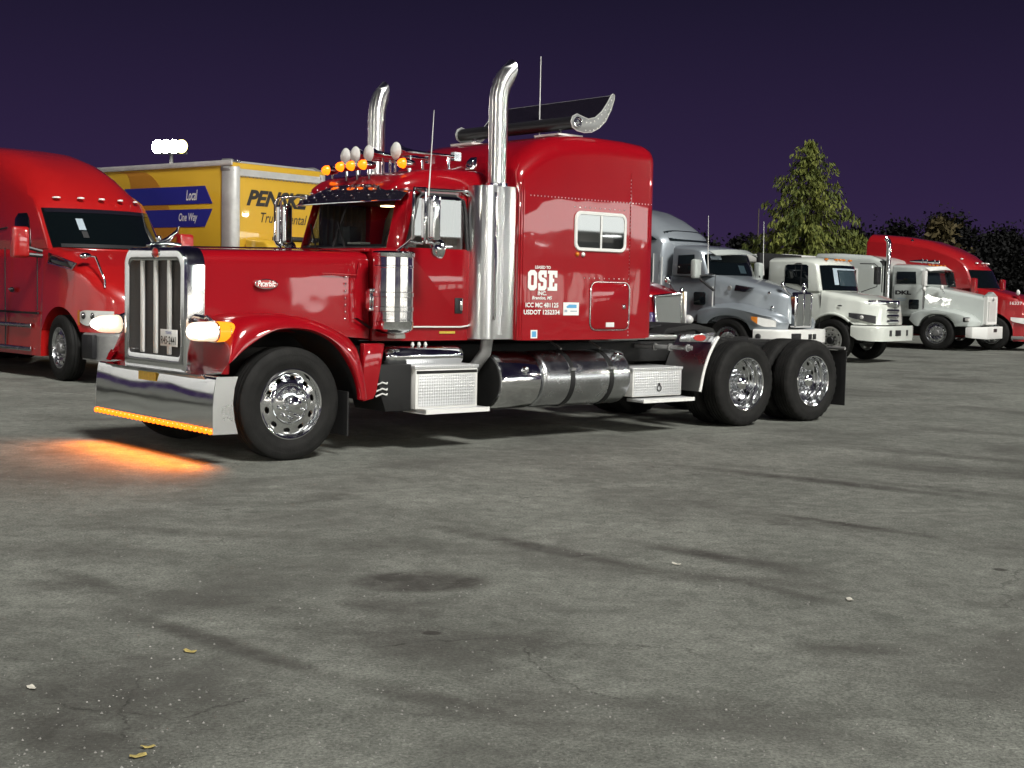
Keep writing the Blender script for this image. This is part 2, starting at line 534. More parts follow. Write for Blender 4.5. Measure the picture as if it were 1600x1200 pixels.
WH = {}
def wheel_meshes():
    # steer wheel: convex polished disc, ten oval hand holes
    yo = lambda r: .098 + .03 * (1 - ((r - .17) / .12) ** 2) * .5
    ro = .3275
    out = [(ro - .018, .118), (ro - .002, .128), (ro, .138), (ro - .008, .142), (ro - .02, .138), (ro - .03, .118), (.287, .098), (.2745 + .002, yo(.276))]
    g, r2 = rim_geo(ro, None, .243, 0, .034, .0215, 10, out, yo, [(.205, yo(.205)), (.190, .118), (.186, .128), (.178, .130), (.172, .122), (.168, .10)])
    a = g.build('wheel', 'chrome', flip=False, smooth=40)
    h = G().lathe([(.172, .100), (.170, .118), (.12, .130), (.085, .134), (.080, .160), (.070, .196), (.05, .208), (.001, .212)], axis='y', n=40)
    for k in range(10):
        t = 2 * PI * k / 10
        h.lathe([(.019, .11), (.019, .158), (.012, .176), (.001, .180)], o=(.133 * math.cos(t), 0, .133 * math.sin(t)), axis='y', n=10)
    b = h.build('hub_cover', 'chrome', flip=False, smooth=40)
    t = tyre_geo(.525, .285, False, .3275).build('tyre', 'tyre_rubber', flip=False, smooth=30)
    WH['steer'] = (a.data, t.data, b.data)
    bpy.data.objects.remove(a); bpy.data.objects.remove(b); bpy.data.objects.remove(t)
    # drive wheel: deep dish
    yd = lambda r: -.055 + .10 * (.28 - r) * .6
    out = [(ro - .018, .118), (ro - .002, .128), (ro, .138), (ro - .008, .142), (ro - .02, .138), (ro - .03, .10), (.298, .055), (.300, .035), (.288, .02), (.286, -.02), (.283, -.05), (.2745, yd(.2745))]
    g, r2 = rim_geo(ro, None, .243, 0, .030, .0215, 10, out, yd, [(.19, yd(.19)), (.17, -.045)])
    a = g.build('wheel', 'chrome', flip=False, smooth=40)
    h = G().lathe([(.172, -.047), (.165, -.035), (.12, -.03), (.105, -.028), (.100, .03), (.09, .075), (.06, .10), (.001, .108)], axis='y', n=40)
    for k in range(10):
        t = 2 * PI * k / 10
        h.lathe([(.018, -.04), (.018, .006), (.011, .024), (.001, .028)], o=(.140 * math.cos(t), 0, .140 * math.sin(t)), axis='y', n=10)
    b = h.build('hub_cover', 'chrome', flip=False, smooth=40)
    t = tyre_geo(.525, .285, True, .3275).build('tyre', 'tyre_rubber', flip=False, smooth=30)
    WH['drive'] = (a.data, t.data, b.data)
    bpy.data.objects.remove(a); bpy.data.objects.remove(b); bpy.data.objects.remove(t)
    # plain wheel for the parked row
    g, r2 = rim_geo(ro, None, .243, 0, .026, .022, 8, [(ro - .018, .118), (ro, .136), (ro - .02, .136), (ro - .03, .105), (.288, .085), (.278, yo(.278))], yo, [(.2, .10), (.16, .085), (.001, .08)])
    a = g.build('wheel', 'aluminium', flip=False, smooth=40)
    h = G().lathe([(.10, .08), (.095, .13), (.08, .15), (.001, .155)], axis='y', n=20)
    for k in range(10):
        t = 2 * PI * k / 10
        h.lathe([(.016, .08), (.016, .135), (.001, .138)], o=(.145 * math.cos(t), 0, .145 * math.sin(t)), axis='y', n=8)
    b = h.build('hub_cover', 'steel_dull', flip=False, smooth=40)
    WH['parked'] = (a.data, WH['steer'][1], b.data)
    bd = b.data.copy(); bd.materials.clear(); bd.materials.append(MAT['black_metal'])
    ad = a.data.copy(); ad.materials.clear(); ad.materials.append(MAT['white_satin'])
    WH['white'] = (ad, WH['steer'][1], bd)
    bpy.data.objects.remove(a); bpy.data.objects.remove(b)
wheel_meshes()

def wheel(parent, u, v, kind, out=1, steer=0.0, rot=None):
    """out=+1: the wheel's face looks towards +v"""
    y = -v if FLIP else v
    facing = (-out if FLIP else out)
    a, t, h = WH[kind]
    w = bpy.data.objects.new('wheel', a); COL.objects.link(w); w.parent = parent
    w.location = (u, y, .525)
    w.rotation_euler = (0, rnd.uniform(0, 1) if rot is None else rot, (0 if facing > 0 else PI) + steer)
    for nm, d in (('tyre', t), ('hub_cover', h)):
        o = bpy.data.objects.new(nm, d); COL.objects.link(o); o.parent = w
    return w

# ------------------------------------------------------------------ ground
def ground_material():
    m, nt, b = new_mat('asphalt')
    L = nt.links
    tc = nt.nodes.new('ShaderNodeTexCoord'); tc.name = 'TC'
    P = tc.outputs['Object']
    big = noise_node(nt, 0.16, 4, 0.6, P)
    mid = noise_node(nt, 0.9, 6, 0.65, P, 0.3)
    fine = noise_node(nt, 60, 4, 0.75, P)
    spk = noise_node(nt, 170, 2, 0.6, P)
    base = ramp(nt, mid.outputs['Fac'], [(0.26, (0.112, 0.117, 0.103)), (0.50, (0.164, 0.170, 0.151)), (0.76, (0.214, 0.220, 0.196))])
    c = mixc(nt, 0.55, base.outputs[0], ramp(nt, big.outputs['Fac'], [(0.3, 0.36), (0.7, 0.62)]).outputs[0], 'OVERLAY')
    gr = ramp(nt, fine.outputs['Fac'], [(0.30, 0.16), (0.5, 0.48), (0.72, 0.86)])
    c = mixc(nt, 0.9, c, gr.outputs[0], 'OVERLAY')
    # mottling at hand size, and pits where the binder has gone
    mo = ramp(nt, noise_node(nt, 7.5, 8, 0.78, P, 0.4).outputs['Fac'], [(0.32, 0.22), (0.50, 0.5), (0.66, 0.72)])
    c = mixc(nt, 0.65, c, mo.outputs[0], 'OVERLAY')
    pit = ramp(nt, noise_node(nt, 19, 5, 0.7, P, 0.8).outputs['Fac'], [(0.62, 0.0), (0.69, 1.0)])
    pm = ramp(nt, noise_node(nt, 0.8, 4, 0.6, P).outputs['Fac'], [(0.42, 0.0), (0.60, 0.75)])
    c = mixc(nt, math_n(nt, 'MULTIPLY', pit.outputs[0], pm.outputs[0]), c, (0.050, 0.050, 0.045))
    # pale worn aggregate
    sp = ramp(nt, spk.outputs['Fac'], [(0.63, 0.0), (0.72, 1.0)])
    wear = ramp(nt, noise_node(nt, 1.7, 4, 0.6, P).outputs['Fac'], [(0.40, 0.15), (0.62, 0.75)])
    c = mixc(nt, math_n(nt, 'MULTIPLY', sp.outputs[0], wear.outputs[0]), c, (0.46, 0.45, 0.41))
    dk = ramp(nt, spk.outputs['Fac'], [(0.27, 1.0), (0.36, 0.0)])
    c = mixc(nt, math_n(nt, 'MULTIPLY', dk.outputs[0], 0.7), c, (0.03, 0.03, 0.03))
    # stains and tyre marks, each with its own place and shape
    warp = noise_node(nt, 1.6, 5, 0.65, P)
    wv = nt.nodes.new('ShaderNodeVectorMath'); wv.operation = 'SUBTRACT'
    L.new(warp.outputs['Color'], wv.inputs[0]); wv.inputs[1].default_value = (.5, .5, .5)
    def mask(cx, cy, rx, ry, ang, amt, soft=0.6, wob=0.5):
        v0 = nt.nodes.new('ShaderNodeVectorMath'); v0.operation = 'MULTIPLY_ADD'
        L.new(wv.outputs[0], v0.inputs[0]); v0.inputs[1].default_value = (wob * 2 * min(rx, ry) ** .5 * .5,) * 3; L.new(P, v0.inputs[2])
        mp = nt.nodes.new('ShaderNodeMapping'); mp.vector_type = 'TEXTURE'
        mp.inputs['Location'].default_value = (cx, cy, 0); mp.inputs['Rotation'].default_value = (0, 0, ang); mp.inputs['Scale'].default_value = (rx, ry, 1000)
        L.new(v0.outputs[0], mp.inputs['Vector'])
        ln = nt.nodes.new('ShaderNodeVectorMath'); ln.operation = 'LENGTH'; L.new(mp.outputs[0], ln.inputs[0])
        mr = nt.nodes.new('ShaderNodeMapRange'); mr.interpolation_type = 'SMOOTHSTEP'
        mr.inputs[1].default_value = 1 - soft; mr.inputs[2].default_value = 1.0 + soft * .3; mr.inputs[3].default_value = amt; mr.inputs[4].default_value = 0.0
        L.new(ln.outputs[1], mr.inputs[0])
        return mr.outputs[0]
    marks = []
    marks.append(mask(-.475, 7.478, .42, .30, .2, .60, .35, .25))
    marks.append(mask(-.354, 6.35, .055, .045, 0, .95, .35, .05))
    marks.append(mask(-2.405, 7.175, .30, .16, 0, .35, .6, .3))
    marks.append(mask(-1.37, 10.44, .24, .22, 0, .35, .6, .3))
    marks.append(mask(2.98, 8.144, .05, .05, 0, .8, .5, .05))
    def streak(x0, y0, x1, y1, w, amt, soft=.8, wob=.35):
        marks.append(mask((x0 + x1) / 2, (y0 + y1) / 2, math.hypot(x1 - x0, y1 - y0) / 2 * 1.15, w * .8, math.atan2(y1 - y0, x1 - x0), amt, soft, wob))
    streak(-.55, 9.25, 1.15, 7.60, .17, .55)
    streak(.80, 8.80, 1.75, 7.95, .20, .60)
    streak(1.85, 10.1, 3.0, 9.15, .15, .60)
    streak(1.45, 12.8, 3.9, 11.0, .22, .55)
    streak(2.6, 12.4, 5.2, 10.3, .20, .30)
    streak(-1.95, 6.66, -.65, 5.5, .13, .55)
    streak(-.75, 5.6, .35, 4.9, .16, .45)
    streak(-.15, 6.2, .12, 6.0, .22, .45)
    streak(-.9, 7.05, -.4, 6.75, .30, .40)
    streak(1.15, 7.9, 1.8, 7.05, .14, .45)
    streak(-3.2, 9.0, -1.0, 8.6, .22, .30)
    streak(-2.0, 5.2, -1.2, 4.5, .35, .50)
    streak(-2.6, 7.6, -1.9, 6.9, .16, .45)
    streak(.2, 5.4, 1.3, 5.05, .14, .30)
    streak(3.0, 15.0, 7.5, 12.0, .3, .35)
    streak(4.5, 17.5, 9.0, 14.0, .3, .3)
    # broad soft-edged darker areas
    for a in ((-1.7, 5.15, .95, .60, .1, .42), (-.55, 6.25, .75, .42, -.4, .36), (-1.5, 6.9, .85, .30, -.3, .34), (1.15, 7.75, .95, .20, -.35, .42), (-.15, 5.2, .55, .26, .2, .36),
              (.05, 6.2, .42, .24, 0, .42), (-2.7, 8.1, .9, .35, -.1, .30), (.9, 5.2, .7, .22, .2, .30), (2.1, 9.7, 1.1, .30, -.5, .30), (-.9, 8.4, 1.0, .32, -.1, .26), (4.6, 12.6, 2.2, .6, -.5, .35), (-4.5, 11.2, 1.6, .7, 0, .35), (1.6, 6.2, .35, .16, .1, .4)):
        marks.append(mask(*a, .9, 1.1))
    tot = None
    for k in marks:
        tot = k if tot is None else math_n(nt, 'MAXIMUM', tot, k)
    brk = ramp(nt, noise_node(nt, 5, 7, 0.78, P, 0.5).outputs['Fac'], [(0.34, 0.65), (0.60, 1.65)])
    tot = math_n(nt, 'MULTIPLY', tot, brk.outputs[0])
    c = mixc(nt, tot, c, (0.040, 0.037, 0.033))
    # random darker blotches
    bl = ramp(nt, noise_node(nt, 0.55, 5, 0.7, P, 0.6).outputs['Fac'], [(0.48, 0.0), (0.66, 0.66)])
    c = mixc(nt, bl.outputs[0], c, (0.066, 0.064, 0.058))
    # the long cracks of the foreground
    def crackline(x0, y0, x1, y1, amp=.22):
        v0 = nt.nodes.new('ShaderNodeVectorMath'); v0.operation = 'MULTIPLY_ADD'
        L.new(cwv.outputs[0], v0.inputs[0]); v0.inputs[1].default_value = (amp, amp, 0); L.new(P, v0.inputs[2])
        mp = nt.nodes.new('ShaderNodeMapping'); mp.vector_type = 'TEXTURE'
        mp.inputs['Location'].default_value = ((x0 + x1) / 2, (y0 + y1) / 2, 0); mp.inputs['Rotation'].default_value = (0, 0, math.atan2(y1 - y0, x1 - x0)); mp.inputs['Scale'].default_value = (math.hypot(x1 - x0, y1 - y0) / 2, .010, 1000)
        L.new(v0.outputs[0], mp.inputs['Vector'])
        ln = nt.nodes.new('ShaderNodeVectorMath'); ln.operation = 'LENGTH'; L.new(mp.outputs[0], ln.inputs[0])
        return ramp(nt, ln.outputs[1], [(0.55, 1.0), (1.0, 0.0)]).outputs[0]
    cwn = noise_node(nt, 3.4, 7, 0.72, P)
    cwv = nt.nodes.new('ShaderNodeVectorMath'); cwv.operation = 'SUBTRACT'
    L.new(cwn.outputs['Color'], cwv.inputs[0]); cwv.inputs[1].default_value = (.5, .5, .5)
    ct = None
    for a in ((.02, 6.35, .22, 5.50), (.20, 5.60, .55, 5.30), (.02, 6.3, -.75, 6.05), (-1.55, 5.6, -1.35, 4.6), (-1.9, 5.2, -1.2, 5.0), (-.95, 5.35, -1.25, 4.95), (-2.6, 9.3, -.9, 10.6)):
        q = crackline(*a)
        ct = q if ct is None else math_n(nt, 'MAXIMUM', ct, q)
    cb_ = ramp(nt, noise_node(nt, 9, 4, 0.7, P).outputs['Fac'], [(0.38, 0.1), (0.60, 0.85)])
    c = mixc(nt, math_n(nt, 'MULTIPLY', ct, cb_.outputs[0]), c, (0.026, 0.025, 0.022))
    # cracks: meandering, only here and there
    cw = noise_node(nt, 2.2, 6, 0.7, P)
    cv = nt.nodes.new('ShaderNodeVectorMath'); cv.operation = 'MULTIPLY_ADD'
    L.new(cw.outputs['Color'], cv.inputs[0]); cv.inputs[1].default_value = (.55, .55, .55); L.new(P, cv.inputs[2])
    vo = nt.nodes.new('ShaderNodeTexVoronoi'); vo.feature = 'DISTANCE_TO_EDGE'; vo.inputs['Scale'].default_value = 0.62
    L.new(cv.outputs[0], vo.inputs['Vector'])
    ck = ramp(nt, vo.outputs['Distance'], [(0.0, 1.0), (0.009, 0.0)])
    cm = ramp(nt, noise_node(nt, 0.45, 3, 0.5, P).outputs['Fac'], [(0.52, 0.0), (0.60, 1.0)])
    crk = math_n(nt, 'MULTIPLY', ck.outputs[0], cm.outputs[0])
    c = mixc(nt, math_n(nt, 'MULTIPLY', crk, 0.6), c, (0.030, 0.029, 0.026))
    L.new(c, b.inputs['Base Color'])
    rg = ramp(nt, mid.outputs['Fac'], [(0.3, 0.78), (0.7, 0.92)])
    L.new(rg.outputs[0], b.inputs['Roughness'])
    b.inputs['Specular IOR Level'].default_value = 0.35
    h = math_n(nt, 'ADD', math_n(nt, 'MULTIPLY', fine.outputs['Fac'], 0.7), math_n(nt, 'MULTIPLY', spk.outputs['Fac'], 0.5))
    bump(nt, b, h, 0.32, 0.014)
ground_material()
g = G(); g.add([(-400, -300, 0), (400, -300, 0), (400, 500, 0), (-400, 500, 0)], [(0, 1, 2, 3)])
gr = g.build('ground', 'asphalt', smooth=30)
gr['kind'] = 'structure'

# ================================================================== the red long-nose truck
FLIP = True
T = thing('semi_truck', 'dark red long-nose semi truck with tall chrome stacks and amber lights, foremost of all', 'truck', (-2.7715, 13.3441, 0), .7074)
LW = 6.384

# chassis
for s in (1, -1):
    G().box(-.5, 8.35, s * .40, s * .48, .78, 1.02).build('frame_rail', 'frame_black', T, .008)
for u in (-.3, 2.4, 3.4, 4.6, 5.6, 6.0, 7.04, 8.2):
    G().box(u - .05, u + .05, -.40, .40, .82, .98).build('crossmember', 'frame_black', T)
g = G().box(-.45, 1.25, -.38, .38, .55, 1.45); g.box(1.2, 2.4, -.25, .25, .50, .9); g.tube([(2.4, 0, .65), (6.2, 0, .6)], .07, 10)
g.build('engine', 'frame_black', T, .03)
G().tube([(0, -.95, .50), (0, -.5, .43), (0, .5, .43), (0, .95, .50)], .055, 10).build('front_axle', 'frame_black', T)
for u in (LW, LW + 1.32):
    g = G().tube([(u, -.95, .525), (u, .95, .525)], .10, 14); g.ell((u, 0, .53), .24, .2, .24)
    g.build('rear_axle', 'frame_black', T)
    for s in (1, -1):
        g = G().box(u - .55, u + .55, s * .55 - .04, s * .55 + .04, .66, .72); g.lathe([(.11, .68), (.13, .80), (.11, .93)], (u + .42, s * .55, 0), 'z', 14, True)
        g.build('air_spring', 'frame_black', T)
# wheels
wheel(T, 0, 1.015, 'steer', 1, 0.0, .2)
wheel(T, 0, -1.015, 'steer', -1)
for u in (LW, LW + 1.32):
    wheel(T, u, 1.065, 'drive', 1)
    wheel(T, u, .725, 'drive', -1)
    wheel(T, u, -1.065, 'drive', -1)
    wheel(T, u, -.725, 'drive', 1)
# fifth wheel
pl = [(5.75, 1.08), (5.85, 1.17), (6.35, 1.23), (6.7, 1.17), (6.85, 1.05), (6.8, 1.03), (6.35, 1.15), (5.85, 1.10)]
g = G().prism(pl, 'y', -.42, .36)
g.box(6.0, 6.4, -.40, -.32, 1.0, 1.17); g.box(6.0, 6.4, .26, .34, 1.0, 1.17)
g.build('fifth_wheel', 'frame_black', T, .008)
# deck behind the sleeper
G().box(4.15, 5.23, .48, 1.10, 1.075, 1.125).build('deck_plate', 'stainless', T, .006)
G().box(4.75, 5.25, -1.10, .44, 1.03, 1.06).build('deck_plate', 'diamond_plate', T, .004)
g = G()
for k in range(3):
    p = [(4.75, -.2 + .2 * k, 1.5), (5.0, -.2 + .2 * k, 1.25), (5.5, -.15 + .15 * k, 1.14), (6.0, -.1 + .1 * k, 1.2)]
    g.tube(p, .016, 6)
g.build('air_hose', 'black_plastic', T)
# steel cross tube and brackets at the frame
g = G().tube([(5.15, .5, .97), (5.45, 1.14, .97)], .028, 10)
for t in (.35, .62, .92):
    g.lathe([(.03, -.012), (.045, -.01), (.045, .01), (.03, .012)], (5.15 + .3 * t, .5 + .64 * t, .97), 'y', 14)
g.build('fender_bracket', 'steel_dull', T)

# ---- bumper with amber light strip
def bump_face(i, j):
    v = -1.23 + 2.46 * i
    prof = [(-.775, .804), (-.800, .803), (-.812, .79), (-.822, .745), (-.830, .70), (-.838, .64), (-.843, .57), (-.846, .50), (-.846, .44), (-.846, .37), (-.843, .315), (-.832, .292), (-.80, .288)]
    q = prof[int(round(j * 12))]
    return (q[0] + .0045 * math.sin(v * 4.1 + .6) * math.sin((q[1] - .29) * 6), v, q[1])
bp = G().sheet(bump_face, 48, 12).build('bumper', 'chrome_wavy', T, solid=.005, smooth=50)
for s in (1, -1):
    g = G().prism([(-.843, .292), (-.843, .52), (-.832, .66), (-.808, .800), (-.600, .800), (-.632, .70), (-.648, .56), (-.632, .42), (-.598, .290)], 'y', s * 1.226, s * 1.233)
    g.build('bumper_end', 'stainless', bp)
NL = 27
for k in range(NL):
    v = -1.195 + 2.39 * k / (NL - 1)
    G().lathe([(.001, -.872), (.018, -.868), (.026, -.858), (.028, -.846)], (0, v, .318), 'x', 10).build('amber_light', 'led_glow', bp, smooth=60)
G().box(-.838, -.812, -.26, .10, .69, .770).build('yellow_panel', 'decal_yellow', bp)  # thin flat yellow panel on the upper bumper face
area_light('light_strip_lamp', (-.905, 0, .300), (-.62, 0, -1), 2.35, .03, 55, (1.0, .21, .001), T, 140)

# ---- grille shell
def ring(u, w, zb, zt, rt, rb=.05): return [(u, p[0], p[1]) for p in rloop(-w, w, zb, zt, 0, 7, (rb, rt, rt, rb))]
G().loft([ring(-.62, .645, .775, 1.945, .17), ring(-.78, .645, .775, 1.945, .17), ring(-.800, .640, .780, 1.940, .165), ring(-.812, .622, .797, 1.922, .15),
          ring(-.814, .56, .91, 1.845, .09), ring(-.805, .535, .935, 1.822, .075), ring(-.745, .53, .94, 1.817, .07)], True, False, False).build('grille_shell', 'chrome', T, smooth=40)
gm = G().box(-.752, -.747, -.55, .55, .92, 1.84).build('grille_mesh', 'mesh_dark', T)
for v in (-.30, -.02, .26):
    G().box(-.792, -.762, v - .029, v + .029, .945, 1.825).build('grille_bar', 'white_satin', gm, .01)
g = G().lathe([(.001, -.835), (.04, -.832), (.062, -.822), (.066, -.812)], (0, .0, 0), 'x', 24)
o = g.build('grille_emblem', 'decal_red', T, deform=lambda x, y, z: (x, y * .95 + .05, z * .62 + 1.892), smooth=60)
G().lathe([(.066, -.812), (.076, -.822), (.082, -.812)], (0, 0, 0), 'x', 24).build('emblem_ring', 'chrome', o, deform=lambda x, y, z: (x, y * .95 + .05, z * .66 + 1.892))
lp = G().box(-.834, -.828, .19, .53, 1.03, 1.185).build('license_plate', 'decal_white', T, .004)
text('plate_number', 'R45-2441', 'decal_black', lp, (-.836, .21, 1.048), (0, 1, 0), (0, 0, 1), .30, .075, .012)
text('plate_state', 'TEXAS', 'decal_blue', lp, (-.836, .30, 1.143), (0, 1, 0), (0, 0, 1), .12, .026, .008)
# ornament on the shell
g = G().lathe([(.085, 1.945), (.075, 1.965), (.03, 1.975), (.018, 1.99), (.02, 2.01), (.03, 2.03), (.022, 2.055), (.001, 2.06)], (-.72, -.08, 0), 'z', 14)
g.tube([(-.72, -.08, 1.99), (-.66, .0, 2.02), (-.60, .05, 2.09), (-.585, .06, 2.15)], [.018, .03, .024, .006], 8)
g.tube([(-.80, -.16, 1.965), (-.68, -.02, 1.985), (-.58, .1, 1.965)], .022, 8)
g.build('hood_ornament', 'chrome', T, smooth=60)
# ledge under the shell
g = G().loft([[(-.85, -.98, .805), (-.60, -1.02, .83), (-.60, -1.02, .815), (-.85, -.98, .79)], [(-.86, -.6, .80), (-.60, -.6, .83), (-.60, -.6, .815), (-.86, -.6, .785)],
               [(-.86, .6, .80), (-.60, .6, .83), (-.60, .6, .815), (-.86, .6, .785)], [(-.85, .98, .805), (-.60, 1.02, .83), (-.60, 1.02, .815), (-.85, .98, .79)]])
g.build('bumper_ledge', 'chrome', T, smooth=40)

# ---- hood
def hood_w(u): return .625 + (u + .64) / 1.70 * .225
hs = []
for u in (-.63, -.4, -.1, .2, .5, .8, 1.0, 1.055):
    t = (u + .64) / 1.7
    zb = 1.17 if u < .3 else 1.17 - (u - .3) / .75 * .065
    hs.append((u, hood_w(u), zb, 1.925 + .035 * t, .13, hood_w(u) - .03, .025))
hood = body(hs).build('hood', 'red_paint', T, smooth=50)
G().tube([(-.62, 0, 1.954), (.2, 0, 1.970), (1.05, 0, 1.990)], .011, 8).build('hood_strip', 'chrome', hood)
def oval(g, u, v, z, rx, rz, th, n=28):
    return g.prism([(u + rx * math.cos(2 * PI * k / n), z + rz * math.sin(2 * PI * k / n)) for k in range(n)], 'y', v, v + th)
eb = oval(G(), -.02, .70, 1.62, .125, .048, .018).build('hood_badge', 'chrome', hood, .005)
oval(G(), -.02, .7185, 1.62, .112, .037, .003).build('badge_field', 'decal_red', eb)
text('badge_lettering', 'Peterbilt', 'chrome', eb, (-.115, .7235, 1.597), (1, 0, 0), (0, 0, 1), .19, .056, .02, .2)
# crease line, latch, steps on the hood rear
G().tube([(.55, hood_w(.55) + .002, 1.735), (.92, hood_w(.92) - .002, 1.728), (.94, hood_w(.94), 1.86)], .006, 6).build('hood_seam', 'red_paint', hood)
g = G()
for k in range(7):
    g.ell((.80, hood_w(.8) - .002, 1.30 + .068 * k), .010, .006, .010, 8, 4)
g.build('hood_rivets', 'chrome', hood, smooth=60)
G().loft([[(.87, .85, 1.31), (.90, .88, 1.31), (.90, .85, 1.30)], [(1.02, .86, 1.23), (1.05, .90, 1.22), (1.05, .86, 1.20)]]).build('hood_latch', 'black_plastic', hood)

# ---- front fenders
E_ = [(-.735, .82), (-.69, .89), (-.60, .97), (-.48, 1.065), (-.30, 1.170), (-.14, 1.222), (.09, 1.222), (.30, 1.170), (.48, 1.062), (.63, .877), (.717, .69), (.745, .54)]
I_ = [(-.63, .82), (-.63, 1.0), (-.62, 1.16), (-.56, 1.29), (-.40, 1.345), (-.15, 1.335), (.09, 1.305), (.30, 1.262), (.50, 1.20), (.72, 1.09), (.80, .80), (.82, .54)]
def cr(P_, t):
    n = len(P_) - 1; x = t * n; i = min(int(x), n - 1); f = x - i
    p0, p1, p2, p3 = P_[max(i - 1, 0)], P_[i], P_[i + 1], P_[min(i + 2, n)]
    return tuple(.5 * ((2 * p1[k]) + (-p0[k] + p2[k]) * f + (2 * p0[k] - 5 * p1[k] + 4 * p2[k] - p3[k]) * f * f + (-p0[k] + 3 * p1[k] - 3 * p2[k] + p3[k]) * f ** 3) for k in (0, 1))
for s in (1, -1):
    def fend(t, q):
        a, b_ = cr(I_, t), cr(E_, t)
        wi = max(.62, hood_w(a[0]) - .01) if t < .82 else .86
        if q <= .8:
            k = q / .8
            bulge = math.sin(PI * k) * .035 + k * k * (1 - k) * .12
            nx, nz = a[0] - b_[0], a[1] - b_[1]
            ln = math.hypot(nx, nz) + 1e-6
            return (a[0] + (b_[0] - a[0]) * k ** 1.5 + nx / ln * bulge, s * (wi + (1.20 - wi) * math.sin(k * PI / 2) ** .85), a[1] + (b_[1] - a[1]) * k ** 1.7 + nz / ln * bulge)
        k = (q - .8) / .2
        c = Vector((b_[0] - 0, b_[1] - .525)); ln = c.length; c = c / ln
        ang = k * PI
        off = .018 * (1 - math.cos(ang)) * .5
        return (b_[0] - c.x * off, s * (1.20 + .012 * math.sin(ang) - k * .05), b_[1] - c.y * off)
    fo = G().sheet(fend, 60, 20).build('fender', 'red_paint', T, solid=.006, smooth=60)
    # inner liner
    def liner(t, q):
        t = .16 + .84 * t
        b_ = cr(E_, t); return (b_[0] * .985, s * (.50 + .68 * q), .525 + (b_[1] - .525) * .985)
    G().sheet(liner, 40, 3).build('wheel_well', 'rubber_flap', fo)
    # rear splash panel in red and its flap
    g = G().prism([(.83, 1.07), (1.075, 1.07), (.985, .60), (.95, .535), (.825, .51)], 'y', s * 1.02, s * 1.10)
    g.build('cab_skirt', 'red_paint', T, .012)
    G().box(.60, .615, s * .80, s * 1.17, .20, .62).build('mud_flap', 'rubber_flap', fo)
    # headlight pod
    def pod(u, k):
        cv, cz = .98, 1.19
        return [(u, s * (cv + .135 * k * math.copysign(abs(math.cos(a)) ** .8, math.cos(a))), cz + .088 * (.55 + .45 * k) * min(1, k * 1.6) * math.copysign(abs(math.sin(a)) ** .8, math.sin(a))) for a in [2 * PI * i / 24 for i in range(24)]]
    hp = G().loft([pod(-.72, 1.03), pod(-.60, 1.0), pod(-.50, .72), pod(-.46, .3)]).build('headlight', 'chrome', T, smooth=50)
    G().loft([pod(-.945, .10), pod(-.94, .35), pod(-.925, .62), pod(-.895, .84), pod(-.85, .95), pod(-.72, 1.0)], True, True, False).build('lamp_lens', 'headlight_glow', hp, smooth=80)
    G().tube([Vector(p) for p in pod(-.725, 1.06)] + [Vector(pod(-.725, 1.06)[0])], .010, 6).build('lamp_bezel', 'chrome', hp, smooth=80)
    G().ell((-.868, s * 1.066, 1.190), .098, .070, .062, 20, 12).build('lamp_bulb', 'bulb_glow', hp, smooth=80)
    G().ell((-.912, s * .985, 1.190), .048, .085, .060, 20, 12).build('lamp_bulb', 'bulb_glow', hp, smooth=80)
    def amb(i, j):
        u = -.735 + .225 * i; a = -1.25 + 2.5 * j
        k = 1.08 - .22 * i ** 2
        return (u, s * (.98 + .135 * k * abs(math.cos(a)) ** .8), 1.19 + .090 * k * math.copysign(abs(math.sin(a)) ** .8, math.sin(a)))
    G().sheet(amb, 6, 8).build('turn_lens', 'turn_glow', hp, smooth=60)
    g = G().tube([(-.60, s * .64, 1.30), (-.66, s * .80, 1.315), (-.70, s * .95, 1.27)], .022, 8)
    g.build('headlight_bracket', 'chrome', hp)

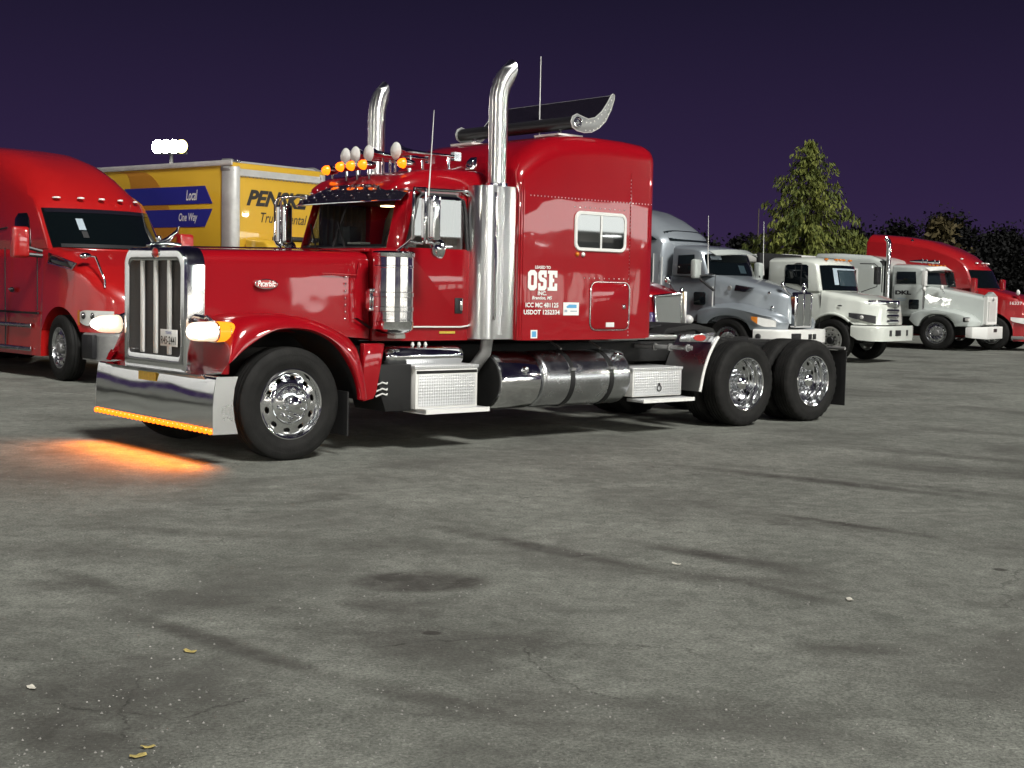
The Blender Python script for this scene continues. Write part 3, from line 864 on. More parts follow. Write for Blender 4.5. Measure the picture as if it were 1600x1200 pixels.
# ---- cab
cab = body([(1.085, .855, 1.085, 1.985, .05), (1.2, .885, 1.085, 2.0, .05), (1.35, .93, 1.085, 2.01, .04), (1.5, .955, 1.085, 2.01, .03), (2.5, .955, 1.085, 2.02, .03)])
cab = cab.build('cab', 'red_paint', T, smooth=40)
roof = body([(1.34, .70, 2.55, 2.60, .03), (1.40, .80, 2.545, 2.665, .07), (1.50, .85, 2.54, 2.735, .13), (1.65, .885, 2.535, 2.79, .17), (1.85, .90, 2.53, 2.825, .19), (2.15, .905, 2.53, 2.845, .20), (2.5, .905, 2.53, 2.845, .20)])
roof = roof.build('cab_roof', 'red_paint', T, smooth=60)
G().box(2.455, 2.495, -.93, .93, 2.0, 2.54).build('cab_back', 'tan_trim', cab)
for s in (1, -1):
    # A pillar, rear pillar, header
    g = G().loft([[(1.27, s * .80, 1.99), (1.35, s * .925, 1.99), (1.43, s * .925, 1.99), (1.37, s * .80, 1.99)], [(1.43, s * .76, 2.57), (1.50, s * .875, 2.57), (1.58, s * .875, 2.57), (1.53, s * .76, 2.57)]])
    g.build('pillar', 'red_paint', cab, .012)
    g = G().loft([[(2.17, s * .95, 2.0), (2.5, s * .953, 2.0), (2.5, s * .80, 2.0), (2.17, s * .80, 2.0)], [(2.17, s * .90, 2.58), (2.5, s * .903, 2.58), (2.5, s * .75, 2.58), (2.17, s * .75, 2.58)]])
    g.build('pillar', 'red_paint', cab, .01)
    # door: lower panel, frame, glass, trim, handle
    d = G().prism(rloop(1.395, 2.265, 1.215, 2.012, 0, 6, (.09, .002, .002, .03)), 'y', s * .930, s * .972).build('door', 'red_paint', T, .01)
    g = G().tube([(1.405, s * .960, 2.0), (1.46, s * .950, 2.14), (1.575, s * .910, 2.50), (1.62, s * .905, 2.545), (2.06, s * .905, 2.548), (2.16, s * .912, 2.50), (2.18, s * .925, 2.38), (2.185, s * .960, 2.0)], .022, 8)
    g.build('window_frame', 'black_plastic', d)
    gl = G().loft([[(1.42, s * .934, 2.005), (2.18, s * .934, 2.005)], [(1.50, s * .932, 2.26), (2.18, s * .932, 2.26)], [(1.57, s * .930, 2.49), (2.17, s * .930, 2.49)], [(1.62, s * .929, 2.54), (2.08, s * .929, 2.54)]], False)
    gl.build('window', 'side_glass', d)
    g = G().tube([(1.40, s * .978, 1.225), (2.10, s * .978, 1.222), (2.20, s * .978, 1.235), (2.255, s * .978, 1.29), (2.272, s * .978, 1.38), (2.272, s * .972, 2.0), (2.255, s * .93, 2.45), (2.22, s * .92, 2.56), (2.12, s * .915, 2.61), (1.62, s * .915, 2.60)], .0085, 6)
    g.build('door_trim', 'white_satin', d)
    hn = G().box(2.02, 2.12, s * .970, s * .982, 1.36, 1.52).build('door_handle', 'black_plastic', d, .006)
    G().box(2.075, 2.11, s * .982, s * .998, 1.39, 1.51).build('handle_lever', 'chrome', hn, .006)
    g = G().box(1.84, 2.04, s * .958, s * .964, 1.155, 1.178); g.build('step_lamp', 'decal_yellow', cab)
    g = G()
    for z in (1.38, 1.50, 1.74, 1.86): g.ell((1.405, s * .975, z), .012, .008, .02, 8, 4)
    g.build('hinge', 'chrome', d)
    # stainless trim above the window
    G().tube([(1.56, s * .925, 2.60), (2.2, s * .93, 2.61)], .016, 8).build('rain_gutter', 'chrome', cab)
# windshield: two panes meeting at a centre post
def ws_pt(v, t):
    a = abs(v) / .86
    u0, u1 = 1.17 + .16 * a * a, 1.39 + .11 * a * a
    return (u0 + (u1 - u0) * t, v * (1 - .06 * t), 2.0 + .565 * t)
for s in (1, -1):
    G().sheet(lambda i, j: ws_pt(s * (.015 + .84 * i), j), 10, 4).build('windshield', 'windshield_glass', T, smooth=60)
G().tube([ws_pt(0, 0), ws_pt(0, 1)], .014, 6).build('windshield_post', 'black_plastic', cab)
G().tube([ws_pt(-.86 + 1.72 * k / 12, 0) for k in range(13)], .018, 6).build('windshield_seal', 'black_plastic', cab)
G().tube([(1.13, .30, 2.0), (1.17, .22, 2.02), (1.27, -.05, 2.28)], .010, 6).build('wiper', 'black_plastic', cab)
G().tube([(1.13, -.30, 2.0), (1.17, -.32, 2.02), (1.28, -.6, 2.26)], .010, 6).build('wiper', 'black_plastic', cab)
# cowl top
G().box(1.02, 1.28, -.80, .80, 1.955, 1.995).build('cowl', 'red_paint', cab, .015)
# visor
def vis(i, j):
    v = -.97 + 1.94 * i; a = abs(v) / .97
    u0, z0 = 1.36 + .13 * a * a, 2.665 - .085 * a ** 2.4
    u1, z1 = 1.09 + .235 * a * a, 2.455 + .02 * a * a
    return (u0 + (u1 - u0) * j, v * (1 - .03 * (1 - j)), z0 + (z1 - z0) * j + .025 * math.sin(PI * j))
vz = G().sheet(vis, 30, 6).build('sun_visor', 'black_gloss', T, solid=.008, smooth=60)
G().tube([Vector(vis(k / 24, 1)) + Vector((-.003, 0, 0)) for k in range(25)], .007, 6).build('visor_trim', 'chrome', vz)
for j in (.25, .52, .80):
    for i in range(8):
        p = vis(.08 + .12 * i, j)
        G().ell((p[0] - .008, p[1], p[2] + .016), .012, .012, .010, 8, 5).build('visor_rivet', 'chrome', vz, smooth=60)
# interior
G().sheet(lambda i, j: (1.55 + .62 * i, -.86 + .015 * math.sin(i * 50), 2.02 + .48 * j), 40, 2).build('window_shade', 'grey_trim', T)
it = G().box(1.30, 1.62, -.84, .84, 1.90, 2.045).build('dashboard', 'black_plastic', T, .03)
G().lathe([(.20, -.012), (.212, 0), (.20, .012), (.188, 0), (.20, -.012)], (0, 0, 0), 'x', 28).build('steering_wheel', 'black_plastic', it, deform=lambda x, y, z: (1.68 + x * .9 + z * .35, y + .42, 2.13 - x * .35 + z * .9), smooth=60)
for v in (.45, -.45):
    g = G().box(1.85, 2.30, v - .24, v + .24, 1.70, 1.86)
    g.loft([[(2.2, v - .23, 1.86), (2.34, v - .23, 1.86), (2.34, v + .23, 1.86), (2.2, v + .23, 1.86)], [(2.28, v - .22, 2.35), (2.38, v - .22, 2.35), (2.38, v + .22, 2.35), (2.28, v + .22, 2.35)], [(2.30, v - .12, 2.52), (2.37, v - .12, 2.52), (2.37, v + .12, 2.52), (2.30, v + .12, 2.52)]])
    g.build('seat', 'grey_trim' if v < 0 else 'tan_trim', T, .03)
G().box(1.34, 1.46, .02, .26, 2.05, 2.07).build('papers', 'decal_white', it)
G().box(1.42, 1.56, -.30, -.05, 2.05, 2.24).build('screen', 'black_plastic', it, .01)
g = G().sheet(lambda i, j: (1.9 + .5 * i, .60 + .27 * i + .02 * math.sin(i * 40), 2.02 + .5 * j), 16, 2); g.build('curtain', 'tan_trim', T)
hd_ = G().box(1.55, 2.45, -.8, .8, 2.505, 2.53).build('headliner', 'tan_trim', T)
G().box(2.10, 2.20, .30, .42, 2.492, 2.504).build('dome_lamp', 'dome_glow', hd_)
G().box(2.10, 2.20, -.48, -.36, 2.492, 2.504).build('dome_lamp', 'dome_glow', hd_)

# ---- roof lamps and horns
for (u, v) in ((1.60, -.70), (1.45, -.20), (1.45, .0), (1.45, .22), (1.60, .70)):
    b_ = G().lathe([(.001, u + .10), (.036, u + .07), (.050, u), (.053, u - .05)], (0, v, 2.862), 'x', 14).build('marker_lamp', 'chrome', roof, smooth=60)
    G().lathe([(.053, u - .05), (.046, u - .085), (.028, u - .11), (.001, u - .118)], (0, v, 2.862), 'x', 14).build('lamp_lens', 'marker_glow', b_, smooth=60)
    zr = 2.72 if u < 1.5 else 2.76
    G().tube([(u + .02, v, zr), (u + .01, v, 2.84)], .014, 6).build('lamp_foot', 'chrome', b_)
for (u, v, ln) in ((1.58, -.40, .75), (1.55, -.17, .55), (1.55, .08, .80), (1.56, .55, .78)):
    h_ = G().lathe([(.088, u), (.072, u + .03), (.045, u + .10), (.028, u + .22), (.020, u + .45), (.018, u + ln), (.001, u + ln)], (0, v, 2.995), 'x', 18).build('air_horn', 'chrome', roof, smooth=60)
    G().lathe([(.001, u - .035), (.045, u - .028), (.075, u - .014), (.090, u), (.088, u + .004)], (0, v, 2.995), 'x', 24).build('horn_cover', 'white_satin', h_, smooth=60)
    g = G().tube([(u + .18, v, 2.80), (u + .18, v, 2.975)], .012, 6); g.tube([(u + ln - .1, v, 2.83), (u + ln - .1, v, 2.98)], .014, 6); g.box(u + ln - .05, u + ln + .04, v - .03, v + .03, 2.95, 3.04)
    g.build('horn_bracket', 'chrome', h_)
G().loft([[(2.42, .60, 2.86), (2.50, .60, 2.86), (2.50, .70, 2.86), (2.42, .70, 2.86)], [(2.43, .61, 2.95), (2.50, .59, 3.0), (2.50, .70, 3.0), (2.44, .69, 2.95)]]).build('roof_clamp', 'chrome', roof, .006)

# ---- air cleaners
for s in (1, -1):
    pr = [(.001, 1.165), (.10, 1.165), (.165, 1.185), (.198, 1.21), (.200, 1.28), (.203, 1.285), (.203, 1.30), (.200, 1.305), (.200, 1.38), (.206, 1.385), (.206, 1.425), (.200, 1.43), (.200, 1.52), (.206, 1.525), (.206, 1.565), (.200, 1.57),
          (.200, 1.80), (.204, 1.805), (.204, 1.82), (.200, 1.825), (.200, 1.905), (.212, 1.91), (.214, 1.945), (.195, 1.962), (.001, 1.975)]
    ac = G().lathe(pr, (1.155, s * 1.11, 0), 'z', 48).build('air_cleaner', 'chrome', T, smooth=30)
    g = G().box(.955, 1.0, s * .93, s * 1.0, 1.40, 1.58); g.box(.94, 1.01, s * .99, s * 1.02, 1.38, 1.42); g.box(.94, 1.01, s * .99, s * 1.02, 1.56, 1.60)
    g.build('air_cleaner_bracket', 'chrome', ac, .006)
    G().box(1.14, 1.26, s * 1.04, s * 1.18, 1.118, 1.165).build('drain_cup', 'white_satin', ac, .008)

# ---- mirrors
for s in (1, -1):
    y = s * 1.36
    mr = G().prism(rloop(1.365, 1.455, 2.075, 2.505, .03), 'y', y - .10, y + .10).build('mirror', 'chrome', T, .012, smooth=50)
    G().box(1.456, 1.460, y - .085, y + .085, 2.09, 2.49).build('mirror_glass', 'dark_window', mr)
    g = G().tube([(1.60, s * .93, 2.57), (1.40, s * 1.10, 2.585), (1.28, s * 1.26, 2.575), (1.25, s * 1.29, 2.52), (1.25, s * 1.29, 2.10), (1.24, s * 1.22, 2.05), (1.25, s * 1.0, 1.96), (1.27, s * .92, 1.92)], .014, 8)
    g.tube([(1.40, s * 1.10, 2.585), (1.38, s * 1.30, 2.575), (1.355, s * 1.345, 2.54), (1.350, s * 1.345, 2.08), (1.34, s * 1.32, 2.045), (1.25, s * 1.25, 2.06)], .014, 8)
    g.tube([(1.37, s * 1.345, 2.06), (1.45, s * 1.36, 2.05)], .02, 8)
    g.build('mirror_bracket', 'chrome', mr, smooth=60)
    cv = G().lathe([(.001, 1.42), (.05, 1.43), (.085, 1.455), (.100, 1.49), (.101, 1.50)], (0, y + .02, 1.995), 'x', 24).build('convex_mirror', 'chrome', mr, smooth=60)
G().tube([(1.42, 1.30, 2.50), (1.445, 1.30, 2.9), (1.47, 1.30, 3.33)], [.008, .005, .003], 6).build('antenna', 'white_satin', T)

# ---- exhaust stacks
for s in (1, -1):
    v = s * 1.09
    path = [(2.455, v, 1.15), (2.455, v, 3.45), (2.455, v, 3.56), (2.463, v + s * .004, 3.63), (2.485, v + s * .012, 3.71), (2.525, v + s * .025, 3.79), (2.585, v + s * .04, 3.87)]
    st = G().tube(path, .098, 32, caps=False, cut=(1, 0, .12)).build('exhaust_stack', 'polished_tube', T, smooth=60)
    G().tube([(p[0], p[1], p[2]) for p in path[2:]], .092, 32, caps=False, cut=(1, 0, .12)).build('stack_inside', 'frame_black', st, smooth=60)
    shp = [(2.20, s * .93), (2.21, s * 1.02), (2.24, s * 1.09), (2.29, s * 1.145), (2.36, s * 1.175), (2.45, s * 1.183), (2.64, s * 1.183), (2.645, s * 1.10), (2.62, s * .93)]
    sh = G().prism(shp, 'z', 1.10, 2.672).build('stack_shield', 'polished_tube', T, .006, smooth=50)
    g = G().tube([(2.36, s * 1.192, 1.30), (2.36, s * 1.200, 1.35), (2.36, s * 1.200, 2.55), (2.36, s * 1.190, 2.60)], .016, 8)
    g.build('grab_handle', 'chrome', sh)
    G().lathe([(.100, 2.665), (.118, 2.668), (.118, 2.70), (.100, 2.703)], (2.455, v, 0), 'z', 32).build('stack_clamp', 'chrome', st)
    G().tube([(2.40, s * 1.05, 1.12), (2.40, s * 1.02, .96), (2.34, s * .92, .80), (2.26, s * .70, .70)], .065, 12).build('exhaust_elbow', 'steel_dull', st, smooth=60)

# ---- sleeper
SL0, SL1 = 2.655, 4.685
slp = body([(SL0, 1.16, 1.095, 2.86, .16, 1.15), (SL0 + .02, 1.195, 1.090, 2.90, .20, 1.185), (2.75, 1.20, 1.088, 3.00, .26, 1.19), (2.9, 1.20, 1.088, 3.11, .26, 1.19), (3.05, 1.20, 1.088, 3.195, .25, 1.19), (3.25, 1.20, 1.088, 3.255, .24, 1.19), (3.5, 1.20, 1.088, 3.285, .23, 1.19), (3.9, 1.20, 1.088, 3.30, .22, 1.19),
            (4.3, 1.20, 1.09, 3.295, .22, 1.19), (4.58, 1.20, 1.095, 3.275, .21, 1.19), (SL1 - .03, 1.195, 1.105, 3.255, .20, 1.185), (SL1, 1.165, 1.13, 3.225, .18, 1.155)])
slp = slp.build('sleeper', 'red_paint', T, smooth=60)
for s in (1, -1):
    v = s * 1.2
    w_ = G().loft([[(p[0], v + s * .001, p[1]) for p in rloop(3.455, 4.24, 2.045, 2.475, .085)], [(p[0], v + s * .014, p[1]) for p in rloop(3.462, 4.233, 2.052, 2.468, .08)], [(p[0], v + s * .014, p[1]) for p in rloop(3.49, 4.205, 2.08, 2.44, .06)], [(p[0], v + s * .004, p[1]) for p in rloop(3.495, 4.20, 2.085, 2.435, .055)]], True, False, False)
    w_ = w_.build('sleeper_window', 'white_satin', slp, smooth=40)
    G().prism(rloop(3.49, 4.205, 2.08, 2.44, .05), 'y', v + s * .002, v + s * .006).build('window_glass', 'mirror_window', w_)
    G().box(3.835, 3.860, v, v + s * .012, 2.08, 2.44).build('window_bar', 'white_satin', w_)
    h_ = G().prism(rloop(3.725, 4.30, 1.205, 1.705, .075), 'y', v - s * .002, v + s * .007).build('storage_door', 'red_paint', slp, .003)
    lp_ = [(p[0], v + s * .006, p[1]) for p in rloop(3.712, 4.312, 1.192, 1.717, .085)]
    G().tube(lp_ + [lp_[0]], .007, 6).build('door_trim', 'chrome', h_)
    G().box(4.20, 4.245, v + s * .005, v + s * .02, 1.43, 1.475).build('door_latch', 'chrome', h_, .004)
    G().box(3.955, 4.08, v + s * .006, v + s * .010, 1.225, 1.275).build('door_label', 'white_satin', h_)
    for u in (3.505, 3.59):
        G().lathe([(.026, v), (.024, v + s * .012), (.012, v + s * .022), (.001, v + s * .024)], (u, 0, 2.008), 'y', 12).build('side_marker', 'lens_amber' if u < 3.55 else 'lens_clear', slp, smooth=60)
    # front corner ribs and riveted seams
    for u in (2.672, 2.705, 2.738):
        G().tube([(u, v * .999, 1.10), (u, v * .9935, 2.74 + (u - 2.69) * .5)], .008, 6).build('corner_rib', 'red_paint', slp)
    g = G()
    n_ = 44
    for k in range(n_): g.ell((4.31, v * (1.0 - .008 * k / n_), 1.13 + k * .040), .0085, .0045, .0085, 6, 4)
    for k in range(38): g.ell((2.83 + k * .0488, v * .9945, 2.600), .0085, .0045, .0085, 6, 4)
    for k in range(10): g.ell((3.62 + k * .075, v, 1.755), .0085, .0045, .0085, 6, 4)
    for k in range(11): g.ell((3.46 + k * .075, v * .996, 2.515), .0085, .0045, .0085, 6, 4)
    rv = g.build('rivets', 'stainless', slp, smooth=60); rv['kind'] = 'stuff'
    G().box(4.305, 4.315, v * .9985, v + s * .002, 1.12, 2.93).build('panel_seam', 'red_paint', slp)
# door lettering on the camera side
def glyph(name, polys, x0, z0, w, h, mat='decal_white'):
    g = G()
    for poly in polys: g.prism([(x0 + p[0] * w, z0 + p[1] * h) for p in poly], 'y', 1.2005, 1.2035)
    return g.build(name, mat, slp)
def ringpoly(outer, inner):
    n = len(outer); return [[outer[i], outer[(i + 1) % n], inner[(i + 1) % n], inner[i]] for i in range(n)]
def octo(x0, x1, y0, y1, c, d): return [(x0 + c, y0), (x1 - c, y0), (x1, y0 + d), (x1, y1 - d), (x1 - c, y1), (x0 + c, y1), (x0, y1 - d), (x0, y0 + d)]
zO, hO = 1.612, .212
glyph('lettering', ringpoly(octo(0, 1, 0, 1, .28, .13), octo(.34, .66, .25, .75, .06, .03)), 2.807, zO, .125, hO)
S_ = [[(0, 0), (.78, 0), (1, .12), (1, .5), (.8, .6), (.62, .42), (.62, .24), (.30, .20), (.26, .36), (0, .36)], [(.62, .42), (.8, .6), (.40, .66), (.0, .62), (.2, .46)],
      [(0, .62), (.40, .66), (.40, .78), (.66, .80), (.70, .66), (1, .66), (1, 1), (.22, 1), (0, .88)]]
glyph('lettering', S_, 2.952, zO, .115, hO)
E2 = [[(0, 0), (1, 0), (1, .36), (.74, .36), (.70, .2), (.52, .2), (.52, .42), (.66, .42), (.66, .60), (.52, .60), (.52, .8), (.70, .8), (.74, .66), (1, .66), (1, 1), (0, 1), (0, .84), (.14, .84), (.14, .16), (0, .16)]]
glyph('lettering', E2, 3.085, zO, .135, hO)
rx, up_ = (1, 0, 0), (0, 0, 1)
for tx, u0, z0, w_, h_, bd, shr in (('LEASED TO', 2.903, 1.840, .218, .032, .03, 0), ('INC.', 2.947, 1.562, .125, .042, .03, 0), ('Brandon, MS', 2.868, 1.512, .282, .042, .02, .25), ('ICC MC 481125', 2.781, 1.434, .463, .050, .028, 0), ('USDOT 1252334', 2.757, 1.359, .508, .050, .028, 0)):
    text('lettering', tx, 'decal_white', slp, (u0, 1.2035, z0), rx, up_, w_, h_, bd, shr)
st_ = G().box(3.318, 3.545, 1.2005, 1.2032, 1.352, 1.490).build('sticker', 'decal_white', slp)
G().prism([(3.37, 1.43), (3.51, 1.43), (3.51, 1.467), (3.40, 1.467), (3.36, 1.445)], 'y', 1.2034, 1.2042).build('sticker_print', 'decal_sky', st_)
G().box(3.42, 3.52, 1.2034, 1.2042, 1.390, 1.402).build('sticker_print', 'decal_grey', st_)
G().box(3.335, 3.375, 1.2034, 1.2042, 1.385, 1.412).build('sticker_print', 'decal_grey', st_)
st_ = G().box(2.861, 2.953, 1.2005, 1.2032, 1.108, 1.196).build('sticker', 'decal_white', slp)
G().box(2.878, 2.936, 1.2034, 1.2042, 1.122, 1.182).build('sticker_print', 'decal_sky', st_)
# roof plate, antennas
g = G().tube([(3.98, 0, 3.30), (3.98, 0, 4.30)], [.008, .004], 6); g.build('antenna', 'white_satin', T)
for v in (.75, -.75): G().box(3.42, 3.78, v - .2, v + .2, 3.290, 3.312).build('spoiler_foot', 'white_satin', slp)
# ---- roof spoiler
sp = G().lathe([(.001, -1.0), (.072, -1.0), (.072, 1.0), (.001, 1.0)], (3.63, 0, 3.44), 'y', 24).build('roof_spoiler', 'black_satin', T, smooth=50)
G().tube([(4.152, -.99, 3.778), (4.152, .99, 3.778)], .007, 6).build('blade_edge', 'steel_dull', sp)
bl = [(3.66, 3.50), (3.80, 3.475), (3.93, 3.53), (4.05, 3.65), (4.15, 3.775)]
G().sheet(lambda i, j: (cr(bl, j)[0], -.995 + 1.99 * i, cr(bl, j)[1]), 2, 12).build('spoiler_blade', 'black_gloss', sp, solid=.006, smooth=60)
for s in (1, -1):
    cres = [(3.63, 3.53), (3.70, 3.51), (3.80, 3.49), (3.90, 3.515), (4.0, 3.59), (4.08, 3.69), (4.14, 3.785), (4.165, 3.80), (4.188, 3.788), (4.185, 3.74), (4.14, 3.62), (4.06, 3.49), (3.96, 3.405), (3.85, 3.352), (3.74, 3.338), (3.63, 3.35), (3.565, 3.38), (3.54, 3.44), (3.565, 3.50)]
    ep = G().prism(cres, 'y', s * 1.0, s * 1.012).build('spoiler_end', 'grey_plate', sp, .003)
    G().tube([(p[0], s * 1.010, p[1]) for p in cres + cres[:1]], .006, 6).build('end_rim', 'galvanised', ep)
    for (a, b_) in ((bl, .025), ([(3.72, 3.375), (3.85, 3.385), (3.97, 3.44), (4.06, 3.54), (4.13, 3.66)], .012)):
        for k in range(9):
            p = cr(a, .08 + .86 * k / 8)
            G().ell((p[0] + .01, s * 1.013, p[1] - b_), .0085, .004, .0085, 8, 4).build('stud', 'white_satin', ep, smooth=60)
    G().lathe([(.062, s * 1.012), (.060, s * 1.028), (.045, s * 1.03), (.04, s * 1.02), (.022, s * 1.02), (.018, s * 1.05), (.001, s * 1.055)], (3.63, 0, 3.44), 'y', 20).build('end_cap', 'chrome', sp, smooth=40)
    G().tube([(3.62, s * .75, 3.33), (3.63, s * .75, 3.42)], .022, 8).build('spoiler_post', 'chrome', sp)
    G().tube([(3.70, s * .55, 3.46), (3.78, s * .55, 3.52), (3.86, s * .55, 3.54)], .008, 6).build('spoiler_brace', 'chrome', sp)

# ---- steps, boxes, tanks along both sides
for s in (1, -1):
    bx = G().box(1.42, 2.205, s * .55, s * 1.140, .415, .830).build('battery_box', 'white_satin', T, .006)
    G().box(1.455, 2.17, s * 1.141, s * 1.146, .44, .755).build('tread_panel', 'diamond_plate', bx, .003)
    G().box(1.40, 2.215, s * .54, s * 1.150, .815, .848).build('box_lid', 'diamond_plate', bx, .004)
    G().box(1.43, 2.195, s * 1.140, s * 1.1435, .765, .795).build('lid_gap', 'frame_black', bx)
    G().box(1.445, 2.25, s * 1.02, s * 1.285, .378, .418).build('step', 'diamond_plate', bx, .006)
    g = G().box(1.445, 1.47, s * .9, s * 1.28, .372, .424); g.box(1.445, 2.25, s * 1.286, s * 1.291, .375, .421); g.build('step_edge', 'white_satin', bx)
    g = G().prism([(1.02, .86), (1.405, .86), (1.405, .40), (1.10, .40), (1.02, .62)], 'y', s * .55, s * 1.09); g.build('step_bracket', 'frame_black', T, .01)
    g = G()
    for k, z in enumerate((.55, .60, .66)): g.tube([(1.0, s * 1.06, z), (1.05, s * 1.10, z + .03), (1.10, s * 1.10, z + .015), (1.12, s * 1.08, z + .03)], .009, 6)
    g.build('hose_clip', 'white_satin', T)
    # air tank
    at = G().lathe([(.001, 1.16), (.06, 1.165), (.095, 1.20), (.104, 1.26), (.104, 1.265), (.107, 1.27), (.107, 2.06), (.104, 2.07), (.098, 2.10), (.06, 2.13), (.001, 2.14)], (0, s * .93, .930), 'x', 28).build('air_tank', 'chrome', T, smooth=40)
    for u in (1.50, 1.58, 1.66): G().lathe([(.012, .90), (.012, 1.03), (.02, 1.035), (.012, 1.065), (.001, 1.07)], (u, s * .97, .005), 'z', 8).build('tank_fitting', 'white_satin', at)
    # short front tank
    r_ = .305; cz = .655; cv = s * .895
    t1 = G().lathe([(.001, 2.48), (r_ - .05, 2.48), (r_ - .012, 2.495), (r_, 2.53), (r_, 3.00), (r_ - .012, 3.035), (r_ - .05, 3.045), (.001, 3.045)], (0, cv, cz), 'x', 56).build('coolant_tank', 'chrome', T, smooth=40)
    G().lathe([(.001, 2.474), (r_ - .03, 2.476), (r_ - .028, 2.49)], (0, cv, cz), 'x', 40).build('tank_end', 'frame_black', t1)
    a_ = 1.0
    G().lathe([(.001, .03), (.028, .028), (.034, 0), (.034, -.02)], (0, 0, 0), 'y', 16).build('tank_cap', 'chrome', t1, deform=lambda x, y, z: (2.82 + x, cv + s * (r_ * math.cos(.42) + y), cz + r_ * math.sin(.42) + z), smooth=60)
    # fuel tank
    t2 = G().lathe([(.001, 3.075), (r_ - .06, 3.078), (r_ - .02, 3.09), (r_ - .004, 3.11), (r_, 3.14), (r_, 4.34), (r_ - .004, 4.37), (r_ - .02, 4.395), (r_ - .06, 4.41), (.001, 4.415)], (0, cv, cz), 'x', 64).build('fuel_tank', 'aluminium', T, smooth=40)
    for u in (3.49, 4.08):
        sb = G().lathe([(r_ + .001, u - .032), (r_ + .007, u - .030), (r_ + .007, u + .030), (r_ + .001, u + .032)], (0, cv, cz), 'x', 56).build('tank_strap', 'black_metal', t2, smooth=30)
        G().tube([(u, cv + s * .10, cz + r_ + .02), (u - .01, cv - s * .06, cz + r_ + .09)], .014, 8).build('strap_bolt', 'steel_dull', sb)
        G().box(u - .028, u + .028, cv + s * r_ * .93, cv + s * (r_ * .93 + .035), cz + .10, cz + .13).build('strap_buckle', 'steel_dull', sb)
    G().lathe([(.056, -.03), (.056, .01), (.062, .014), (.062, .034), (.05, .045), (.001, .047)], (0, 0, 0), 'z', 20).build('filler_cap', 'chrome', t2, deform=lambda x, y, z: (4.27 + x, cv + s * ((y) * .75 + (r_ + z) * .62), cz + (r_ + z) * .80 - y * .5 * s * s), smooth=50)
    # rear tool box
    bx = G().box(4.47, 5.28, s * .60, s * 1.140, .425, .735).build('tool_box', 'white_satin', T, .006)
    G().box(4.455, 5.292, s * .59, s * 1.150, .725, .757).build('box_lid', 'diamond_plate', bx, .004)
    G().box(4.49, 5.262, s * 1.141, s * 1.146, .44, .715).build('tread_panel', 'diamond_plate', bx, .003)
    lk = G().lathe([(.03, s * 1.146), (.038, s * 1.15), (.038, s * 1.156), (.030, s * 1.156), (.028, s * 1.149)], (4.895, 0, .515), 'y', 20).build('box_latch', 'black_metal', bx)
    G().box(4.882, 4.908, s * 1.147, s * 1.158, .545, .575).build('latch_handle', 'black_metal', lk)
    G().box(4.50, 5.355, s * 1.02, s * 1.285, .368, .405).build('step', 'diamond_plate', bx, .006)
    G().box(4.50, 5.355, s * 1.286, s * 1.291, .365, .408).build('step_edge', 'white_satin', bx)
    # quarter fender ahead of the drive wheels
    qf_ = [(5.86, 1.10), (5.79, 1.02), (5.70, .88), (5.62, .70), (5.57, .50), (5.555, .455)]
    qf = G().sheet(lambda i, j: (cr(qf_, j)[0] - .10 * (1 - i) * 0, s * (.56 + .62 * i), cr(qf_, j)[1]), 4, 20).build('quarter_fender', 'stainless', T, solid=.008, smooth=60)
    G().tube([(cr(qf_, k / 14)[0], s * 1.185, cr(qf_, k / 14)[1]) for k in range(15)], .019, 8).build('fender_edge', 'white_satin', qf, smooth=60)
    br = G().prism([(5.24, 1.045), (5.80, 1.035), (5.86, 1.150), (5.26, 1.125)], 'y', s * 1.12, s * 1.135).build('fender_plate', 'aluminium', qf, .004)
    oval(G(), 5.58, s * 1.1355, 1.09, .105, .038, s * .006).build('plate_badge', 'decal_red', br)
    # rear flap
    fl = G().box(8.36, 8.372, s * .70, s * 1.22, .18, .90).build('mud_flap', 'rubber_flap', T)
    G().tube([(8.34, s * .40, .93), (8.36, s * 1.20, .93)], .022, 8).build('flap_hanger', 'steel_dull', fl)
g = G().box(8.32, 8.36, -.48, .48, .78, 1.0); g.build('tail_bar', 'steel_dull', T, .008)

# ================================================================== the other vehicles (u back from the front axle, v towards the camera)
FLIP = False
def sm(x, a, b):
    t = min(1, max(0, (x - a) / (b - a))); return t * t * (3 - 2 * t)

def lerp_tab(tab, x):
    if x <= tab[0][0]: return tab[0][1]
    for (a, p), (b, q) in zip(tab, tab[1:]):
        if x <= b: return p + (q - p) * (x - a) / (b - a)
    return tab[-1][1]

def body_arch(u0, u1, w, zt, zb, r=.1, arches=(), step=.09, tum=.03, crown=.03):
    """lower body lofted along u, its lower edge following the wheel arches"""
    us = set([u0, u1])
    x = u0
    while x < u1:
        us.add(round(x, 4)); x += step
    for (uc, ra) in arches:
        for k in range(17): us.add(round(uc - ra * math.cos(PI * k / 16), 4))
    st = []
    for u in sorted(q for q in us if u0 <= q <= u1):
        b = lerp_tab(zb, u)
        for (uc, ra) in arches:
            if abs(u - uc) < ra: b = max(b, .525 + math.sqrt(ra * ra - (u - uc) ** 2))
        t = max(lerp_tab(zt, u), b + .12); w_ = lerp_tab(w, u)
        rr_ = min(r, (t - b) * .45, w_ * .6)
        st.append((u, w_, b, t, rr_, w_ - tum, crown))
    return body(st)

